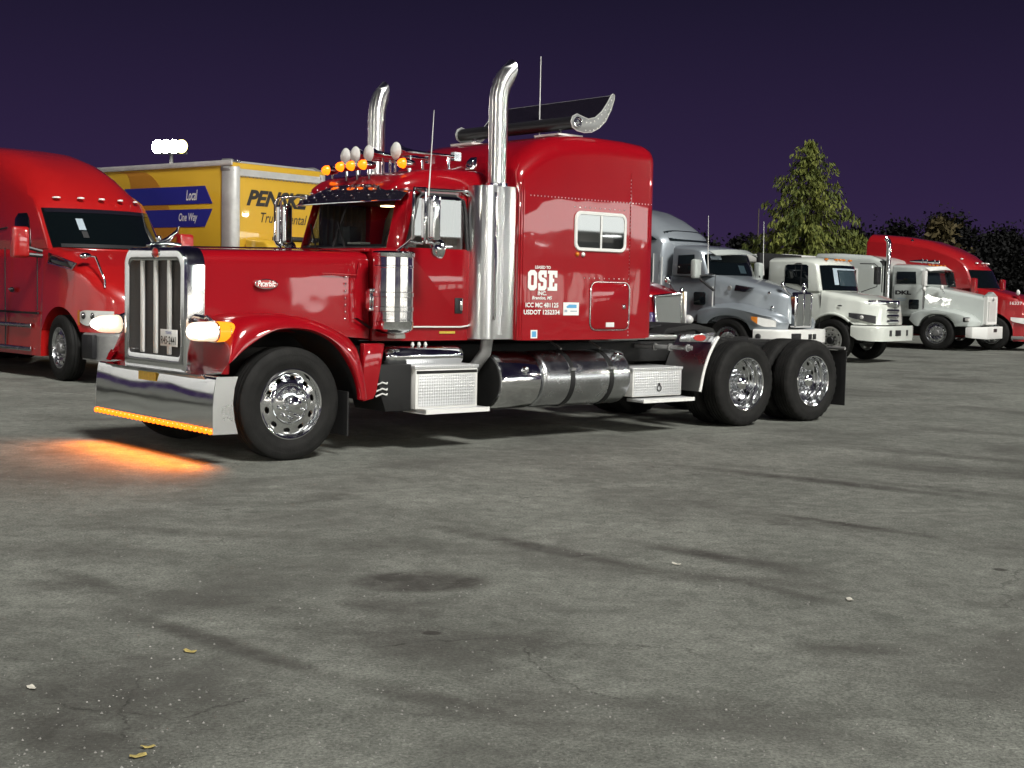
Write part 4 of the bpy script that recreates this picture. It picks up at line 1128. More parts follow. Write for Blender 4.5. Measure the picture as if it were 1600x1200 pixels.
class Cab:
    """upper cab: side profile carried across the width, front swept back towards the pillars"""
    def __init__(s, w, sweep, xf, xb, tum=.06, z0=2.0, drop=.2, zd=2.6):
        s.w, s.sweep, s.xf, s.xb, s.tum, s.z0, s.drop, s.zd = w, sweep, xf, xb, tum, z0, drop, zd
    def df(s, x, y, z):
        a = min(1.1, abs(y) / s.w)
        x2 = x + s.sweep * a ** 2.4 * (1 - sm(x, s.xf, s.xb))
        z2 = z - s.drop * a ** 5 * sm(z, s.zd, s.zd + .5)
        return (x2, y * (1 - s.tum * max(0, z - s.z0)), z2)
    def shell(s, prof, name, mat, parent):
        return G().prism(prof, 'y', -s.w, s.w, 18).build(name, mat, parent, .035, smooth=45, deform=s.df)
    def pane(s, p0, p1, name, mat, parent, v0=-.93, v1=.93, off=.014, t0=.05, t1=.96):
        def fn(i, j):
            v = (v0 + (v1 - v0) * i) * s.w; t = t0 + (t1 - t0) * j
            x, y, z = s.df(p0[0] + (p1[0] - p0[0]) * t, v, p0[1] + (p1[1] - p0[1]) * t)
            return (x - off, y, z + off * .5)
        return G().sheet(fn, 18, 6).build(name, mat, parent, smooth=60)
    def side(s, poly, name, mat, parent, th=.010, both=True, off=.002, bevel=.003):
        o = None
        for q in ((1, -1) if both else (1,)):
            g = G().prism(poly, 'y', q * (s.w + off), q * (s.w + off + th))
            g_ = g.build(name, mat, parent, bevel, deform=s.df)
            o = o or g_
        return o

def sheet_quad(pts, name, mat, parent, n=8, th=.0):
    """bilinear patch from four corners"""
    a, b, c, d = [Vector(p) for p in pts]
    return G().sheet(lambda i, j: (a * (1 - i) + b * i) * (1 - j) + (d * (1 - i) + c * i) * j, n, n).build(name, mat, parent, solid=th, smooth=60)

def chassis(t, u1, axles, kind='parked'):
    for s in (1, -1):
        G().box(-.6, u1, s * .38, s * .46, .72, .98).build('frame_rail', 'frame_black', t)
    G().box(-.5, 1.2, -.36, .36, .45, 1.2).build('engine', 'frame_black', t, .03)
    for s in (1, -1):
        for u in axles:
            wheel(t, u, s * 1.06, kind, s)
            wheel(t, u, s * .72, kind, -s)

simple('decal_grey_dark', (0.030, 0.048, 0.058), 0.3)
# ---- bright red aero tractor at the left edge
t = thing('semi_truck', 'bright red aerodynamic sleeper truck cut off by the left edge of the picture', 'truck', (-6.357, 22.389, 0), R(134), 'trucks parked in the lot')
wheel(t, 0, 1.03, 'parked', 1, -.10); wheel(t, 0, -1.03, 'parked', -1)
chassis(t, 8.2, (6.2, 7.5))
lo = body_arch(-1.36, 5.4, [(-1.36, .50), (-1.28, .72), (-1.1, .92), (-.8, 1.08), (-.4, 1.15), (0, 1.17), (5.4, 1.19)],
               [(-1.36, 1.16), (-1.25, 1.38), (-1.0, 1.56), (-.5, 1.82), (.1, 2.06), (.5, 2.13), (5.4, 2.16)],
               [(-1.36, .80), (-.64, .80), (-.63, .80), (.63, .80), (.65, .36), (5.4, .36)], .20, ((0, .655),), tum=.05)
lo = lo.build('hood', 'bright_red_paint', t, smooth=50)
C1 = Cab(1.06, .50, .15, 2.6, .07, 2.1, .30, 2.9)
prof = [(.10, 2.08), (.74, 2.80), (.92, 2.94), (1.3, 3.20), (1.8, 3.46), (2.4, 3.68), (3.1, 3.86), (4.0, 3.98), (5.4, 4.03), (5.4, 2.08)]
cb = C1.shell(prof, 'cab', 'bright_red_paint', t)
C1.pane((.10, 2.08), (.74, 2.80), 'windshield', 'teal_window', t, -.95, .95)
C1.pane((.10, 2.08), (.74, 2.80), 'travel_mug', 'decal_grey', cb, .46, .56, .022, .46, .72)
C1.pane((.10, 2.08), (.74, 2.80), 'mug_base', 'black_plastic', cb, .46, .54, .024, .28, .43)
C1.pane((.10, 2.08), (.74, 2.80), 'dash_top', 'black_plastic', cb, -.85, .85, .018, .06, .14)
C1.pane((.10, 2.08), (.74, 2.80), 'visor_strip', 'black_gloss', cb, -.92, .92, .020, .86, .955)
sw = C1.side([(.82, 2.14), (1.78, 2.14), (1.78, 2.62), (1.62, 2.70), (1.16, 2.70), (1.02, 2.60)], 'side_window', 'teal_window', cb, .008)
C1.side([(2.15, 2.45), (3.6, 2.35), (3.6, 2.38), (2.15, 2.48)], 'drip_rail', 'black_plastic', cb, .01)
for s in (1, -1):
    G().tube([(.74, s * 1.185, 1.10), (.73, s * 1.19, 2.10)], .010, 6).build('door_seam', 'black_plastic', lo)
    G().tube([(1.95, s * 1.19, .42), (1.95, s * 1.19, 2.12)], .010, 6).build('door_seam', 'black_plastic', lo)
    G().box(.72, 5.3, s * 1.165, s * 1.198, 1.035, 1.070).build('body_gap', 'frame_black', lo)
    for (z, u1) in ((.84, 2.2), (.46, 2.1)):
        G().box(.95, u1 + 1.2, s * 1.18, s * 1.215, z - .035, z + .035).build('step', 'aluminium', lo, .01)
    dh = G().ell((1.70, s * 1.188, 1.42), .10, .012, .045).build('door_handle', 'black_plastic', lo, smooth=60)
    G().box(1.66, 1.78, s * 1.195, s * 1.215, 1.42, 1.44).build('handle_bar', 'chrome', dh)
    vt = G().prism([(-.55, 1.86), (.35, 2.02), (.37, 1.88), (-.42, 1.78)], 'y', s * 1.12, s * 1.165).build('side_vent', 'black_gloss', lo, .01)
    G().tube([(-.57, s * 1.168, 1.86), (.36, s * 1.168, 2.02), (.38, s * 1.168, 1.87), (-.43, s * 1.168, 1.77), (-.57, s * 1.168, 1.86)], .012, 6).build('vent_trim', 'chrome', vt)
    # mirror with two arms
    mr = G().prism(rloop(.62, .80, 1.94, 2.44, .06), 'y', s * 1.36, s * 1.62).build('mirror', 'bright_red_paint', t, .03)
    g = G().tube([(.72, s * 1.40, 2.0), (.62, s * 1.15, 1.98)], .035, 8); g.tube([(.72, s * 1.40, 2.12), (.62, s * 1.15, 2.05)], .03, 8); g.build('mirror_arm', 'black_plastic', mr)
    # headlamp: clear lens wrapped round the corner
    def lens(i, j):
        a = [(-.52, 1.105), (-.78, 1.085), (-1.00, .985), (-1.18, .835)]
        q = cr(a, i); k = math.sin(min(1, i * 2.6 + .12) * PI / 2); top = 1.07 + .075 * k - .01 * i; bot = 1.03 - .125 * k
        return (q[0] - .01, s * (q[1] + .012), bot + (top - bot) * j)
    hl = G().sheet(lens, 14, 6).build('headlight', 'lens_clear', lo, smooth=60)
    for (bu, bv) in ((-.70, 1.108), (-.88, 1.055)):
        G().ell((bu, s * bv, 1.055), .066, .022, .056, 16, 10).build('lamp_bowl', 'lens_dark', hl, smooth=60)
        G().ell((bu - .01, s * (bv + .016), 1.065), .028, .016, .024, 12, 8).build('lamp_bulb', 'chrome', hl, smooth=60)
    G().sheet(lambda i, j: (lens(i * .12, j)[0], lens(i * .12, j)[1] + s * .006, lens(i, j)[2]), 3, 4).build('turn_lens', 'lens_amber', hl)
    # hood mirror on a bent arm
    hm = G().ell((-.52, s * .98, 1.98), .07, .10, .055).build('hood_mirror', 'chrome', t, smooth=60)
    G().tube([(-.55, s * .95, 1.98), (-.75, s * .93, 1.97), (-1.0, s * .90, 1.60), (-1.0, s * .90, 1.50)], .016, 8).build('mirror_arm', 'chrome', hm, smooth=60)
bmp = body([(-1.42, .60, .40, .80, .06), (-1.32, .85, .36, .80, .06), (-1.1, 1.02, .36, .80, .06), (-.72, 1.13, .38, .80, .06)]).build('bumper', 'steel_dull', t, smooth=45)
G().box(-1.44, -1.40, -.55, .55, .50, .74).build('bumper_plate', 'chrome', bmp, .02)
for s in (1, -1): G().box(-1.06, -.70, s * 1.06, s * 1.145, .40, .77).build('bumper_corner', 'black_plastic', bmp, .02)
gg = G().loft([[(-1.40, -.42, .84), (-1.40, .42, .84), (-1.33, .40, 1.30), (-1.33, -.40, 1.30)], [(-1.34, -.42, .84), (-1.34, .42, .84), (-1.26, .40, 1.30), (-1.26, -.40, 1.30)]]).build('grille', 'mesh_dark', t)
for k in range(5): G().lathe([(.001, .03), (.05, .025), (.06, 0)], (0, 0, 0), 'z', 10).build('marker_lamp', 'white_satin', cb, deform=lambda x, y, z, k=k: Cab.df(C1, .86 + x, (-.76 + .38 * k) + y, 2.925 + z + .025), smooth=60)
for (u, v, w, mm) in ((.86, .42, .10, 'pale_paint'), (.8, -.1, .14, 'grey_trim')):
    pass

# ---- yellow rental box truck
t = thing('box_truck', 'yellow rental box truck with blue arrow signs and silver corner post', 'truck', (-4.55, 26.56, 0), R(142))
bx = G().box(.02, 6.6, -1.20, 1.20, 1.02, 3.86).build('cargo_box', 'yellow_paint', t, .03)
# silver front corner posts, top rail, nose cap
for s in (1, -1):
    cp = [(.30, s * 1.222), (.12, s * 1.222), (.03, s * 1.20), (-.02, s * 1.14), (-.025, s * 1.05), (.03, s * 1.05), (.05, s * 1.12), (.12, s * 1.17), (.30, s * 1.17)]
    G().prism(cp, 'z', 1.02, 3.78).build('corner_post', 'galvanised', bx, .006, smooth=50)
    G().box(.02, 6.6, s * 1.19, s * 1.225, 3.80, 3.90).build('top_rail', 'galvanised', bx, .01)
    G().loft([[(.32, s * 1.228, 3.70), (.10, s * 1.228, 3.70), (.0, s * 1.18, 3.70), (-.03, s * 1.04, 3.70), (.32, s * 1.0, 3.70)], [(.34, s * 1.22, 3.86), (.13, s * 1.21, 3.86), (.06, s * 1.16, 3.86), (.05, s * 1.04, 3.86), (.34, s * 1.0, 3.86)], [(.40, s * 1.14, 3.94), (.28, s * 1.13, 3.94), (.22, s * 1.10, 3.94), (.22, s * 1.02, 3.94), (.40, s * 1.0, 3.94)]]).build('corner_cap', 'steel_dull', bx, .01, smooth=60)
ncap = [(.02 + .30 * (1 - math.cos(a)) , 3.62 + .30 * math.sin(a)) for a in [PI / 2 * k / 8 for k in range(9)]]
G().prism([(p[0] - .03, p[1]) for p in ncap] + [(.35, 3.88), (.03, 3.60)], 'y', -1.04, 1.04).build('nose_cap', 'galvanised', bx, smooth=50)
g = G()
for k in range(22): g.ell((-.012, -1.0 + 2.0 * k / 21, 3.60), .012, .012, .012, 6, 4)
for k in range(24): g.ell((.0, 1.06, 1.2 + k * .103), .010, .010, .010, 6, 4)
rv = g.build('rivets', 'steel_dull', bx); rv['kind'] = 'stuff'
G().box(.02, 6.6, 1.0, 1.1, 3.86, 3.90).build('roof_rail', 'aluminium', bx)
# signs on the side: two blue arrows pointing forwards
for (z0, z1, sk, tx, w_) in ((3.10, 3.44, .12, 'Local', .34), (2.66, 3.00, -.12, 'One Way', .56)):
    zc = (z0 + z1) / 2
    arr = G().prism([(3.2, z0), (3.2, z1), (.75 + max(sk, 0) * .9, z1), (.60 if sk > 0 else .60, z0 if sk > 0 else z1), (.75 + max(-sk, 0) * .9, z0)] if False else ([(3.3, z0), (3.3, z1), (.80, z1), (.58, z0)] if sk > 0 else [(3.3, z0), (3.3, z1), (.58, z1), (.80, z0)]), 'y', 1.201, 1.206).build('arrow_sign', 'decal_blue', bx)
    text('lettering', tx, 'decal_white', arr, (1.02 + w_ , 1.2075, zc - .10), (-1, 0, 0), (0, 0, 1), w_, .20, .012, .25)
# broad curved shadow painted on the side in deeper yellow
simple('shadow_yellow', (0.46, 0.20, 0.02), 0.5)
st = []
for k in range(13):
    a = k / 12; st.append((2.95 - 1.55 * a ** .6, 3.78 - 2.0 * a ** 1.6))
G().prism(st + [(p[0] + .55 + .1 * i, p[1]) for i, p in reversed(list(enumerate(st)))][:13], 'y', 1.2005, 1.2025).build('painted_shadow', 'shadow_yellow', bx)
# name on the front above the cab
text('lettering', 'PENSKE', 'decal_black', bx, (-.004 + .02, .86, 3.07), (0, -1, 0), (0, 0, 1), 1.62, .31, .045, .35)
text('lettering', 'Truck Rental', 'decal_black', bx, (-.004 + .02, .50, 2.77), (0, -1, 0), (0, 0, 1), 1.20, .19, .008, .3)
# cab
C6 = Cab(1.0, .25, -1.25, -.2, .08, 1.7, .1, 2.3)
cb = C6.shell([(-1.35, 1.55), (-.85, 2.30), (-.70, 2.40), (-.05, 2.46), (-.05, .75), (-1.35, .75)], 'cab', 'yellow_paint', t)
C6.pane((-1.35, 1.55), (-.85, 2.30), 'windshield', 'dark_window', t)
C6.side([(-1.0, 1.62), (-.25, 1.62), (-.25, 2.20), (-.72, 2.20)], 'side_window', 'dark_window', cb)
body_arch(-2.35, -1.15, [(-2.35, .75), (-2.1, .95), (-1.15, 1.0)], [(-2.35, 1.20), (-1.9, 1.42), (-1.15, 1.58)], [(-2.35, .60), (-1.1, .60)], .14).build('hood', 'yellow_paint', t)
G().box(-2.48, -2.30, -1.05, 1.05, .50, .78).build('bumper', 'black_plastic', t, .03)
G().box(-2.372, -2.34, -.45, .45, .82, 1.14).build('grille', 'black_plastic', t, .02)
for s in (1, -1):
    G().box(-2.36, -2.20, s * .58, s * .92, .92, 1.12).build('headlight', 'lens_clear', t, .02)
    mr = G().box(-1.05, -.93, s * 1.22, s * 1.45, 1.75, 2.25).build('mirror', 'black_plastic', t, .03)
    G().tube([(-1.0, s * 1.25, 1.95), (-.95, s * .98, 1.75)], .02, 6).build('mirror_arm', 'black_plastic', mr)
    wheel(t, -1.55, s * .98, 'white', s); wheel(t, 4.3, s * 1.0, 'white', s)
G().box(-.6, 6.5, -.45, .45, .72, 1.0).build('frame_rail', 'frame_black', t)
pc = [(-.50, .60, 2.47), (-.25, .60, 2.60)]
G().box(-.70, -.30, -.5, .5, 2.42, 2.50).build('cab_hatch', 'black_plastic', t, .02)

# ---- red and purple truck whose chrome nose shows behind the sleeper
t = thing('semi_truck', 'red and purple truck with split chrome grille, only its nose showing behind the red sleeper', 'truck', (2.30, 28.34, 0), R(140), 'trucks parked in the lot')
wheel(t, 0, 1.03, 'parked', 1); wheel(t, 0, -1.03, 'parked', -1); chassis(t, 7.6, (5.8,))
lo = body_arch(-1.12, 1.3, [(-1.12, .50), (-.9, .74), (-.4, .95), (1.3, 1.05)], [(-1.12, 1.58), (-.5, 1.74), (.3, 1.92), (1.3, 2.0)], [(-1.12, 1.20), (1.3, 1.20)], .22).build('hood', 'red_paint', t, smooth=50)
fe = body_arch(-1.10, 1.6, [(-1.10, .62), (-.8, 1.0), (-.3, 1.16), (1.6, 1.18)], [(-1.10, 1.20), (-.5, 1.30), (1.6, 1.36)], [(-1.10, .70), (1.6, .60)], .12, ((0, .64),)).build('fender', 'purple_paint', t, smooth=50)
for s in (1, -1):
    G().loft([[(-1.04, s * .80, 1.22), (-.1, s * 1.15, 1.40), (-.1, s * 1.17, 1.36), (-1.04, s * .82, 1.18)], [(-1.0, s * .70, 1.60), (-.1, s * .95, 1.62), (-.1, s * .97, 1.58), (-1.0, s * .72, 1.56)]]).build('stripe', 'pale_paint', lo)
    # each half of the grille: chrome frame round a grey mesh
    a, b, c, d = (-1.42, s * .035, 1.58), (-1.10, s * .54, 1.52), (-1.16, s * .50, .84 if s > 0 else .98), (-1.46, s * .035, .84)
    gp = sheet_quad([a, b, c, d], 'grille', 'mesh_grey', t, 4, .02)
    G().tube([a, b, c, d, a], .035, 8).build('grille_frame', 'chrome', gp, smooth=60)
    G().ell((-.98, s * .92, 1.04), .12, .10, .10).build('headlight', 'lens_clear', t, smooth=60)
    hm = G().ell((-.40, s * 1.0, 1.86), .06, .10, .085).build('hood_mirror', 'chrome', t, smooth=60)
    G().tube([(-.42, s * 1.0, 1.80), (-.75, s * .86, 1.52), (-.80, s * .80, 1.40)], .014, 6).build('mirror_arm', 'chrome', hm)
    G().loft([[(-.96, s * .80, .62), (-.90, s * 1.05, .66), (-.90, s * 1.05, .82), (-.96, s * .80, .86)], [(-1.10, s * .55, .60), (-1.06, s * .60, .60), (-1.06, s * .60, .84), (-1.10, s * .55, .84)]]).build('bumper_end', 'chrome', t)
G().tube([(-1.47, 0, 1.62), (-1.49, 0, .86)], [.05, .035], 10).build('grille_spine', 'chrome', t)
G().lathe([(.001, -.03), (.05, 0), (.04, .05), (.001, .09)], (-1.40, 0, 1.62), 'z', 12).build('ornament', 'chrome', t)
C5 = Cab(1.08, .2, 1.2, 2.2)
cb = C5.shell([(1.2, 1.95), (1.55, 2.55), (1.75, 2.68), (2.6, 2.75), (5.0, 2.9), (5.0, 1.0), (1.2, 1.0)], 'cab', 'red_paint', t)
C5.pane((1.2, 1.95), (1.55, 2.55), 'windshield', 'dark_window', t)
C5.side([(1.75, 2.0), (2.4, 2.0), (2.4, 2.5), (1.9, 2.5)], 'side_window', 'dark_window', cb)

# ---- silver aero tractor
t = thing('semi_truck', 'silver sleeper truck with tall roof fairing and chrome grille behind the drive wheels', 'truck', (5.59, 31.66, 0), R(140), 'trucks parked in the lot')
wheel(t, 0, 1.03, 'parked', 1); wheel(t, 0, -1.03, 'parked', -1); chassis(t, 8.0, (5.9, 7.2))
lo = body_arch(-1.18, 4.6, [(-1.18, .46), (-1.0, .62), (-.5, .84), (.3, 1.02), (.6, 1.06), (4.6, 1.10)],
               [(-1.18, 1.62), (-1.05, 1.67), (-.5, 1.80), (.35, 2.0), (.5, 2.02), (4.6, 2.02)], [(-1.18, .95), (.60, .95), (.62, .95), (4.6, .92)], .20, tum=.08).build('hood', 'silver_paint', t, smooth=50)
for s in (1, -1):
    # fender: crowned wing from the door forwards to the lamp
    fp = [(.80, .92), (.66, .90)] + [(.66 * math.cos(a), .525 + .66 * math.sin(a)) for a in [.62 + (PI - 1.05) * k / 12 for k in range(13)]] + [(-.60, .80), (-1.18, .82)]
    top = [(-1.22, .98), (-1.10, 1.12), (-.80, 1.24), (-.40, 1.36), (.0, 1.42), (.40, 1.40), (.80, 1.30)]
    g = G().prism(fp + top, 'y', s * .55, s * 1.19, 6)
    def fd(x, y, z, s=s):
        a = max(0, (abs(y) - .55) / .64)
        return (x + .10 * a ** 3 * sm(-x, .55, 1.2), y - s * a * .36 * sm(-x, .50, 1.30) ** 1.2, z - .14 * a ** 3 * sm(z, .95, 1.4))
    fo = g.build('fender', 'silver_paint', lo, .03, smooth=50, deform=fd)
    def lens(i, j):
        x, y, z = fd(-.60 - .56 * i, s * 1.19, 1.0)
        top = 1.10 - .09 * i ** 1.6; bot = 1.03 - .155 * math.sin(min(1, i * 1.5) * PI / 2)
        return (x - .012, y + s * .016, bot + (top - bot) * j)
    hl = G().sheet(lens, 12, 6).build('headlight', 'lens_clear', fo, smooth=60)
    G().sheet(lambda i, j: (lens(i * .28, j)[0] - .004, lens(i * .28, j)[1] + s * .004, lens(i * .28, j)[2]), 5, 5).build('turn_lens', 'lens_amber', hl)
    G().prism([(-.45, 1.74), (-.05, 1.80), (-.02, 1.66), (-.30, 1.64)], 'y', s * .78, s * .97).build('side_vent', 'black_gloss', lo, .01)
    G().lathe([(.06, s * .96), (.05, s * .985), (.001, s * .985)], (.10, 0, 1.72), 'y', 14).build('vent_emblem', 'steel_dull', lo)
    for u in (.42, 1.62): G().tube([(u, s * 1.085, 1.0), (u, s * 1.075, 2.02)], .009, 6).build('door_seam', 'black_plastic', lo)
    G().tube([(.46, s * 1.10, 1.15), (.46, s * 1.10, 1.75)], .014, 6).build('grab_handle', 'white_satin', lo)
    G().prism(rloop(.66, .98, 1.32, 1.62, .05), 'y', s * 1.07, s * 1.088).build('low_window', 'dark_window', lo, .006)
    mr = G().prism(rloop(.66, .80, 1.92, 2.36, .06), 'y', s * 1.28, s * 1.54).build('mirror', 'pale_paint', t, .03)
    g = G().tube([(.62, s * 1.42, 1.92), (.42, s * 1.12, 1.66)], .03, 6); g.tube([(.66, s * 1.35, 1.98), (.5, s * 1.06, 2.02)], .022, 6); g.build('mirror_arm', 'black_plastic', mr)
    G().tube([(.50, s * 1.25, 2.05), (.52, s * 1.25, 2.4), (.54, s * 1.25, 3.35)], [.016, .010, .005], 6).build('antenna', 'white_satin', t)
    for (u, z0, z1) in ((2.1, 1.6, 2.5), (1.86, 1.6, 2.42)): G().tube([(u, s * 1.12, z0), (u, s * 1.11, z1)], .014, 6).build('grab_handle', 'white_satin', lo)
C2 = Cab(1.07, .38, .30, 1.3, .07, 2.0, .16, 2.45)
cb = C2.shell([(.28, 1.98), (.52, 2.50), (.62, 2.62), (1.1, 2.70), (1.62, 2.74), (1.62, 1.98)], 'cab', 'silver_paint', t)
C2.pane((.28, 1.98), (.52, 2.50), 'windshield', 'teal_window', t, -.95, .95)
C2.pane((.28, 1.98), (.52, 2.50), 'sun_shade', 'decal_grey', cb, .60, .84, .020, .72, .90)
C2.pane((.28, 1.98), (.52, 2.50), 'seat_back', 'decal_grey_dark', cb, -.10, .15, .020, .15, .5)
C2.side([(.74, 2.03), (1.45, 2.03), (1.45, 2.46), (.86, 2.48)], 'side_window', 'dark_window', cb)
G().sheet(lambda i, j: (C2.df(.44 - .22 * j, (-.9 + 1.8 * i) * 1.05, 2.60 - .06 * j)[0], (-.9 + 1.8 * i) * 1.03, 2.62 - .10 * j - .05 * (2 * i - 1) ** 2), 14, 3).build('sun_visor', 'pale_paint', cb, solid=.02)
C3 = Cab(1.10, .30, 1.5, 2.6, .05, 2.2, .28, 2.8)
sl = C3.shell([(1.66, 1.95), (1.62, 2.74), (1.78, 2.96), (2.05, 3.16), (2.40, 3.36), (2.80, 3.54), (3.3, 3.66), (4.6, 3.74), (4.6, 1.0), (1.66, 1.0)], 'sleeper', 'silver_paint', t)
C3.side([(1.78, 2.82), (2.02, 3.02), (2.6, 3.06), (3.0, 3.04), (2.55, 2.80)], 'fairing_window', 'dark_window', sl)
C3.pane((1.66, 2.78), (1.95, 3.07), 'fairing_glass', 'dark_window', sl, -.80, .80, .02)
gr_ = G().loft([ring(-1.16, .40, .86, 1.66, .12), ring(-1.26, .40, .86, 1.66, .12), ring(-1.275, .36, .90, 1.62, .09), ring(-1.25, .345, .915, 1.605, .08)], True, False, False).build('grille_shell', 'chrome', t, smooth=40)
gm = G().box(-1.255, -1.25, -.36, .36, .90, 1.63).build('grille_mesh', 'mesh_grey', gr_)
for v in (-.34, 0, .34): G().box(-1.285, -1.25, v - .03, v + .03, .90, 1.63).build('grille_bar', 'chrome', gm, .008)
G().lathe([(.001, 1.80), (.03, 1.78), (.05, 1.70), (.04, 1.62), (.001, 1.60)], (-1.24, 0, 0), 'z', 12).build('ornament', 'chrome', gr_)
bmp = body([(-1.40, .70, .52, .82, .05), (-1.34, .95, .52, .82, .05), (-1.1, 1.14, .53, .82, .05), (-.68, 1.21, .56, .82, .05)]).build('bumper', 'white_satin', t, smooth=45)
for v in (-.30, -.10): G().box(-1.412, -1.39, v - .08, v + .08, .60, .72).build('bumper_opening', 'black_plastic', bmp, .01)
for v in (.55,): G().box(-1.42, -1.36, v - .20, v + .20, .60, .74).build('bumper_opening', 'black_plastic', bmp, .01)
G().lathe([(.07, 1.18), (.06, 1.215), (.001, 1.215)], (-.80, 0, .66), 'y', 14).build('fog_lamp', 'lens_dark', bmp)
for s in (1, -1):
    hm = G().ell((-1.0, s * .50, 1.80), .05, .07, .09).build('hood_mirror', 'chrome', t, smooth=60)
    G().tube([(-1.0, s * .50, 1.78), (-1.08, s * .45, 1.66), (-1.14, s * .40, 1.60)], .02, 6).build('mirror_arm', 'chrome', hm)
g = G().ell((-.78, .72, 1.62), .045, .03, .045); g.ell((-.86, .70, 1.30), .045, .03, .045); g.build('bug_bolt', 'chrome', lo, smooth=60)

# ---- white medium truck with black rack
t = thing('flatbed_truck', 'white medium truck with barred chrome grille and dark cab windows', 'truck', (8.33, 33.28 + .35, 0), R(142))
wheel(t, 0, 1.0, 'white', 1, -.12); wheel(t, 0, -1.0, 'white', -1, -.12)
lo = body_arch(-1.08, 1.75, [(-1.08, .55), (-.95, .80), (-.7, 1.0), (-.3, 1.10), (.1, 1.16), (1.75, 1.16)],
               [(-1.08, 1.40), (-1.0, 1.47), (-.5, 1.60), (.2, 1.70), (1.75, 1.72)], [(-1.08, .92), (-.62, .92), (-.6, .92), (.62, .92), (.66, .60), (1.75, .60)], .16, ((0, .64),), tum=.06).build('hood', 'white_paint', t, smooth=50)
C4 = Cab(1.10, .30, .05, 1.0, .05, 1.75, .14, 2.2)
cb = C4.shell([(.05, 1.68), (.20, 2.36), (.32, 2.46), (.7, 2.53), (1.75, 2.53), (1.75, 1.68)], 'cab', 'white_paint', t)
C4.pane((.05, 1.68), (.20, 2.36), 'windshield', 'teal_window', t, -.93, .93)
C4.pane((.05, 1.68), (.20, 2.36), 'inner_frame', 'decal_grey', cb, .46, .60, .020, .25, .82)
C4.pane((.05, 1.68), (.20, 2.36), 'inner_frame', 'decal_grey', cb, -.55, .60, .021, .78, .84)
C4.pane((.05, 1.68), (.20, 2.36), 'rear_window', 'decal_grey_dark', cb, -.50, .42, .019, .22, .76)
C4.side([(.46, 1.75), (.95, 1.86), (1.28, 1.88), (1.28, 2.34), (1.22, 2.38), (.62, 2.38), (.52, 2.32)], 'side_window', 'teal_window', cb)
C4.side([(.80, 1.82), (.84, 1.82), (.84, 2.38), (.80, 2.38)], 'window_post', 'black_plastic', cb, .016)
C4.side([(.80, 2.41), (1.05, 2.41), (.98, 2.45), (.87, 2.45)], 'door_clip', 'black_plastic', cb, .02)
for v in (-.6, -.1, .1, .3, .7): G().ell((C4.df(.30, v, 2.47)[0], v, 2.475), .06, .05, .028).build('marker_lamp', 'lens_amber', cb, smooth=60)
for s in (1, -1):
    for u in (.30, 1.48): G().tube([(u, s * 1.145, .75), (u, s * 1.11, 1.72)], .009, 6).build('door_seam', 'black_plastic', lo)
    # flare over the wheel
    G().tube([(.64 * math.cos(a), s * (1.14 - .05 * sm(-math.cos(a), .2, 1)), .525 + .64 * math.sin(a)) for a in [.1 + (PI - .9) * k / 14 for k in range(15)]], .035, 8).build('wheel_flare', 'white_paint', lo, smooth=60)
    def lens(i, j):
        a = [(-.42, 1.105), (-.62, 1.05), (-.82, .945), (-.98, .80)]
        q = cr(a, i); top = 1.20 - .02 * i - .05 * i * i; bot = 1.10 - .16 * i
        return (q[0] - .012, s * (q[1] + .012), bot + (top - bot) * j)
    hl = G().sheet(lens, 12, 5).build('headlight', 'lens_dark', lo, smooth=60)
    G().ell((-.72, s * 1.02, 1.10), .05, .03, .045).build('lamp_bulb', 'lens_clear', hl, smooth=60)
    if s < 0: mr = G().prism(rloop(-.10, .02, 1.90, 2.35, .03), 'y', s * 1.30, s * 1.50).build('mirror', 'black_plastic', t, .02)
    if s < 0: G().tube([(.30, s * 1.08, 2.42), (.0, s * 1.30, 2.42), (-.04, s * 1.40, 2.36), (-.04, s * 1.40, 1.85), (.25, s * 1.10, 1.70)], .014, 6).build('mirror_arm', 'black_plastic', mr)
    G().ell((-.20, s * 1.115, 1.36), .06, .012, .018).build('side_marker', 'black_plastic', lo, smooth=60)
# grille: chrome bars bowed round the nose
gb = G().sheet(lambda i, j: (-1.10 + .32 * (2 * i - 1) ** 2 + .02, (-.78 + 1.56 * i), .95 + .52 * j), 16, 2).build('grille', 'black_plastic', t, solid=.01)
for k, z in enumerate((.96, 1.09, 1.22, 1.36)):
    hgt = .045 if k < 3 else .085
    G().sheet(lambda i, j: (-1.16 + .34 * (2 * i - 1) ** 2 + .04 * abs(j - .5), (-.80 + 1.60 * i) * (1 + .02 * k), z + hgt * 1.8 * j), 18, 4).build('grille_bar', 'chrome', gb, solid=.02, smooth=50)
G().ell((-1.19, 0, 1.42), .03, .09, .08).build('grille_badge', 'chrome', gb, smooth=60)
bmp = body([(-1.26, .80, .54, .90, .06), (-1.20, 1.00, .54, .90, .06), (-1.0, 1.12, .54, .90, .06), (-.70, 1.17, .56, .90, .06), (-.52, 1.17, .66, .90, .05)]).build('bumper', 'white_paint', t, smooth=45)
for (v, w_) in ((.55, .06), (.10, .16), (-.45, .05)): G().box(-1.275, -1.24, v - w_, v + w_, .66, .80).build('bumper_opening', 'black_plastic', bmp, .008)
G().box(1.95, 2.05, -1.15, 1.15, 1.15, 2.62).build('cab_rack', 'frame_black', t, .01)
G().box(1.92, 7.4, -1.20, 1.20, 1.05, 1.18).build('flat_deck', 'frame_black', t, .01)
chassis(t, 7.2, (5.4,), 'white')

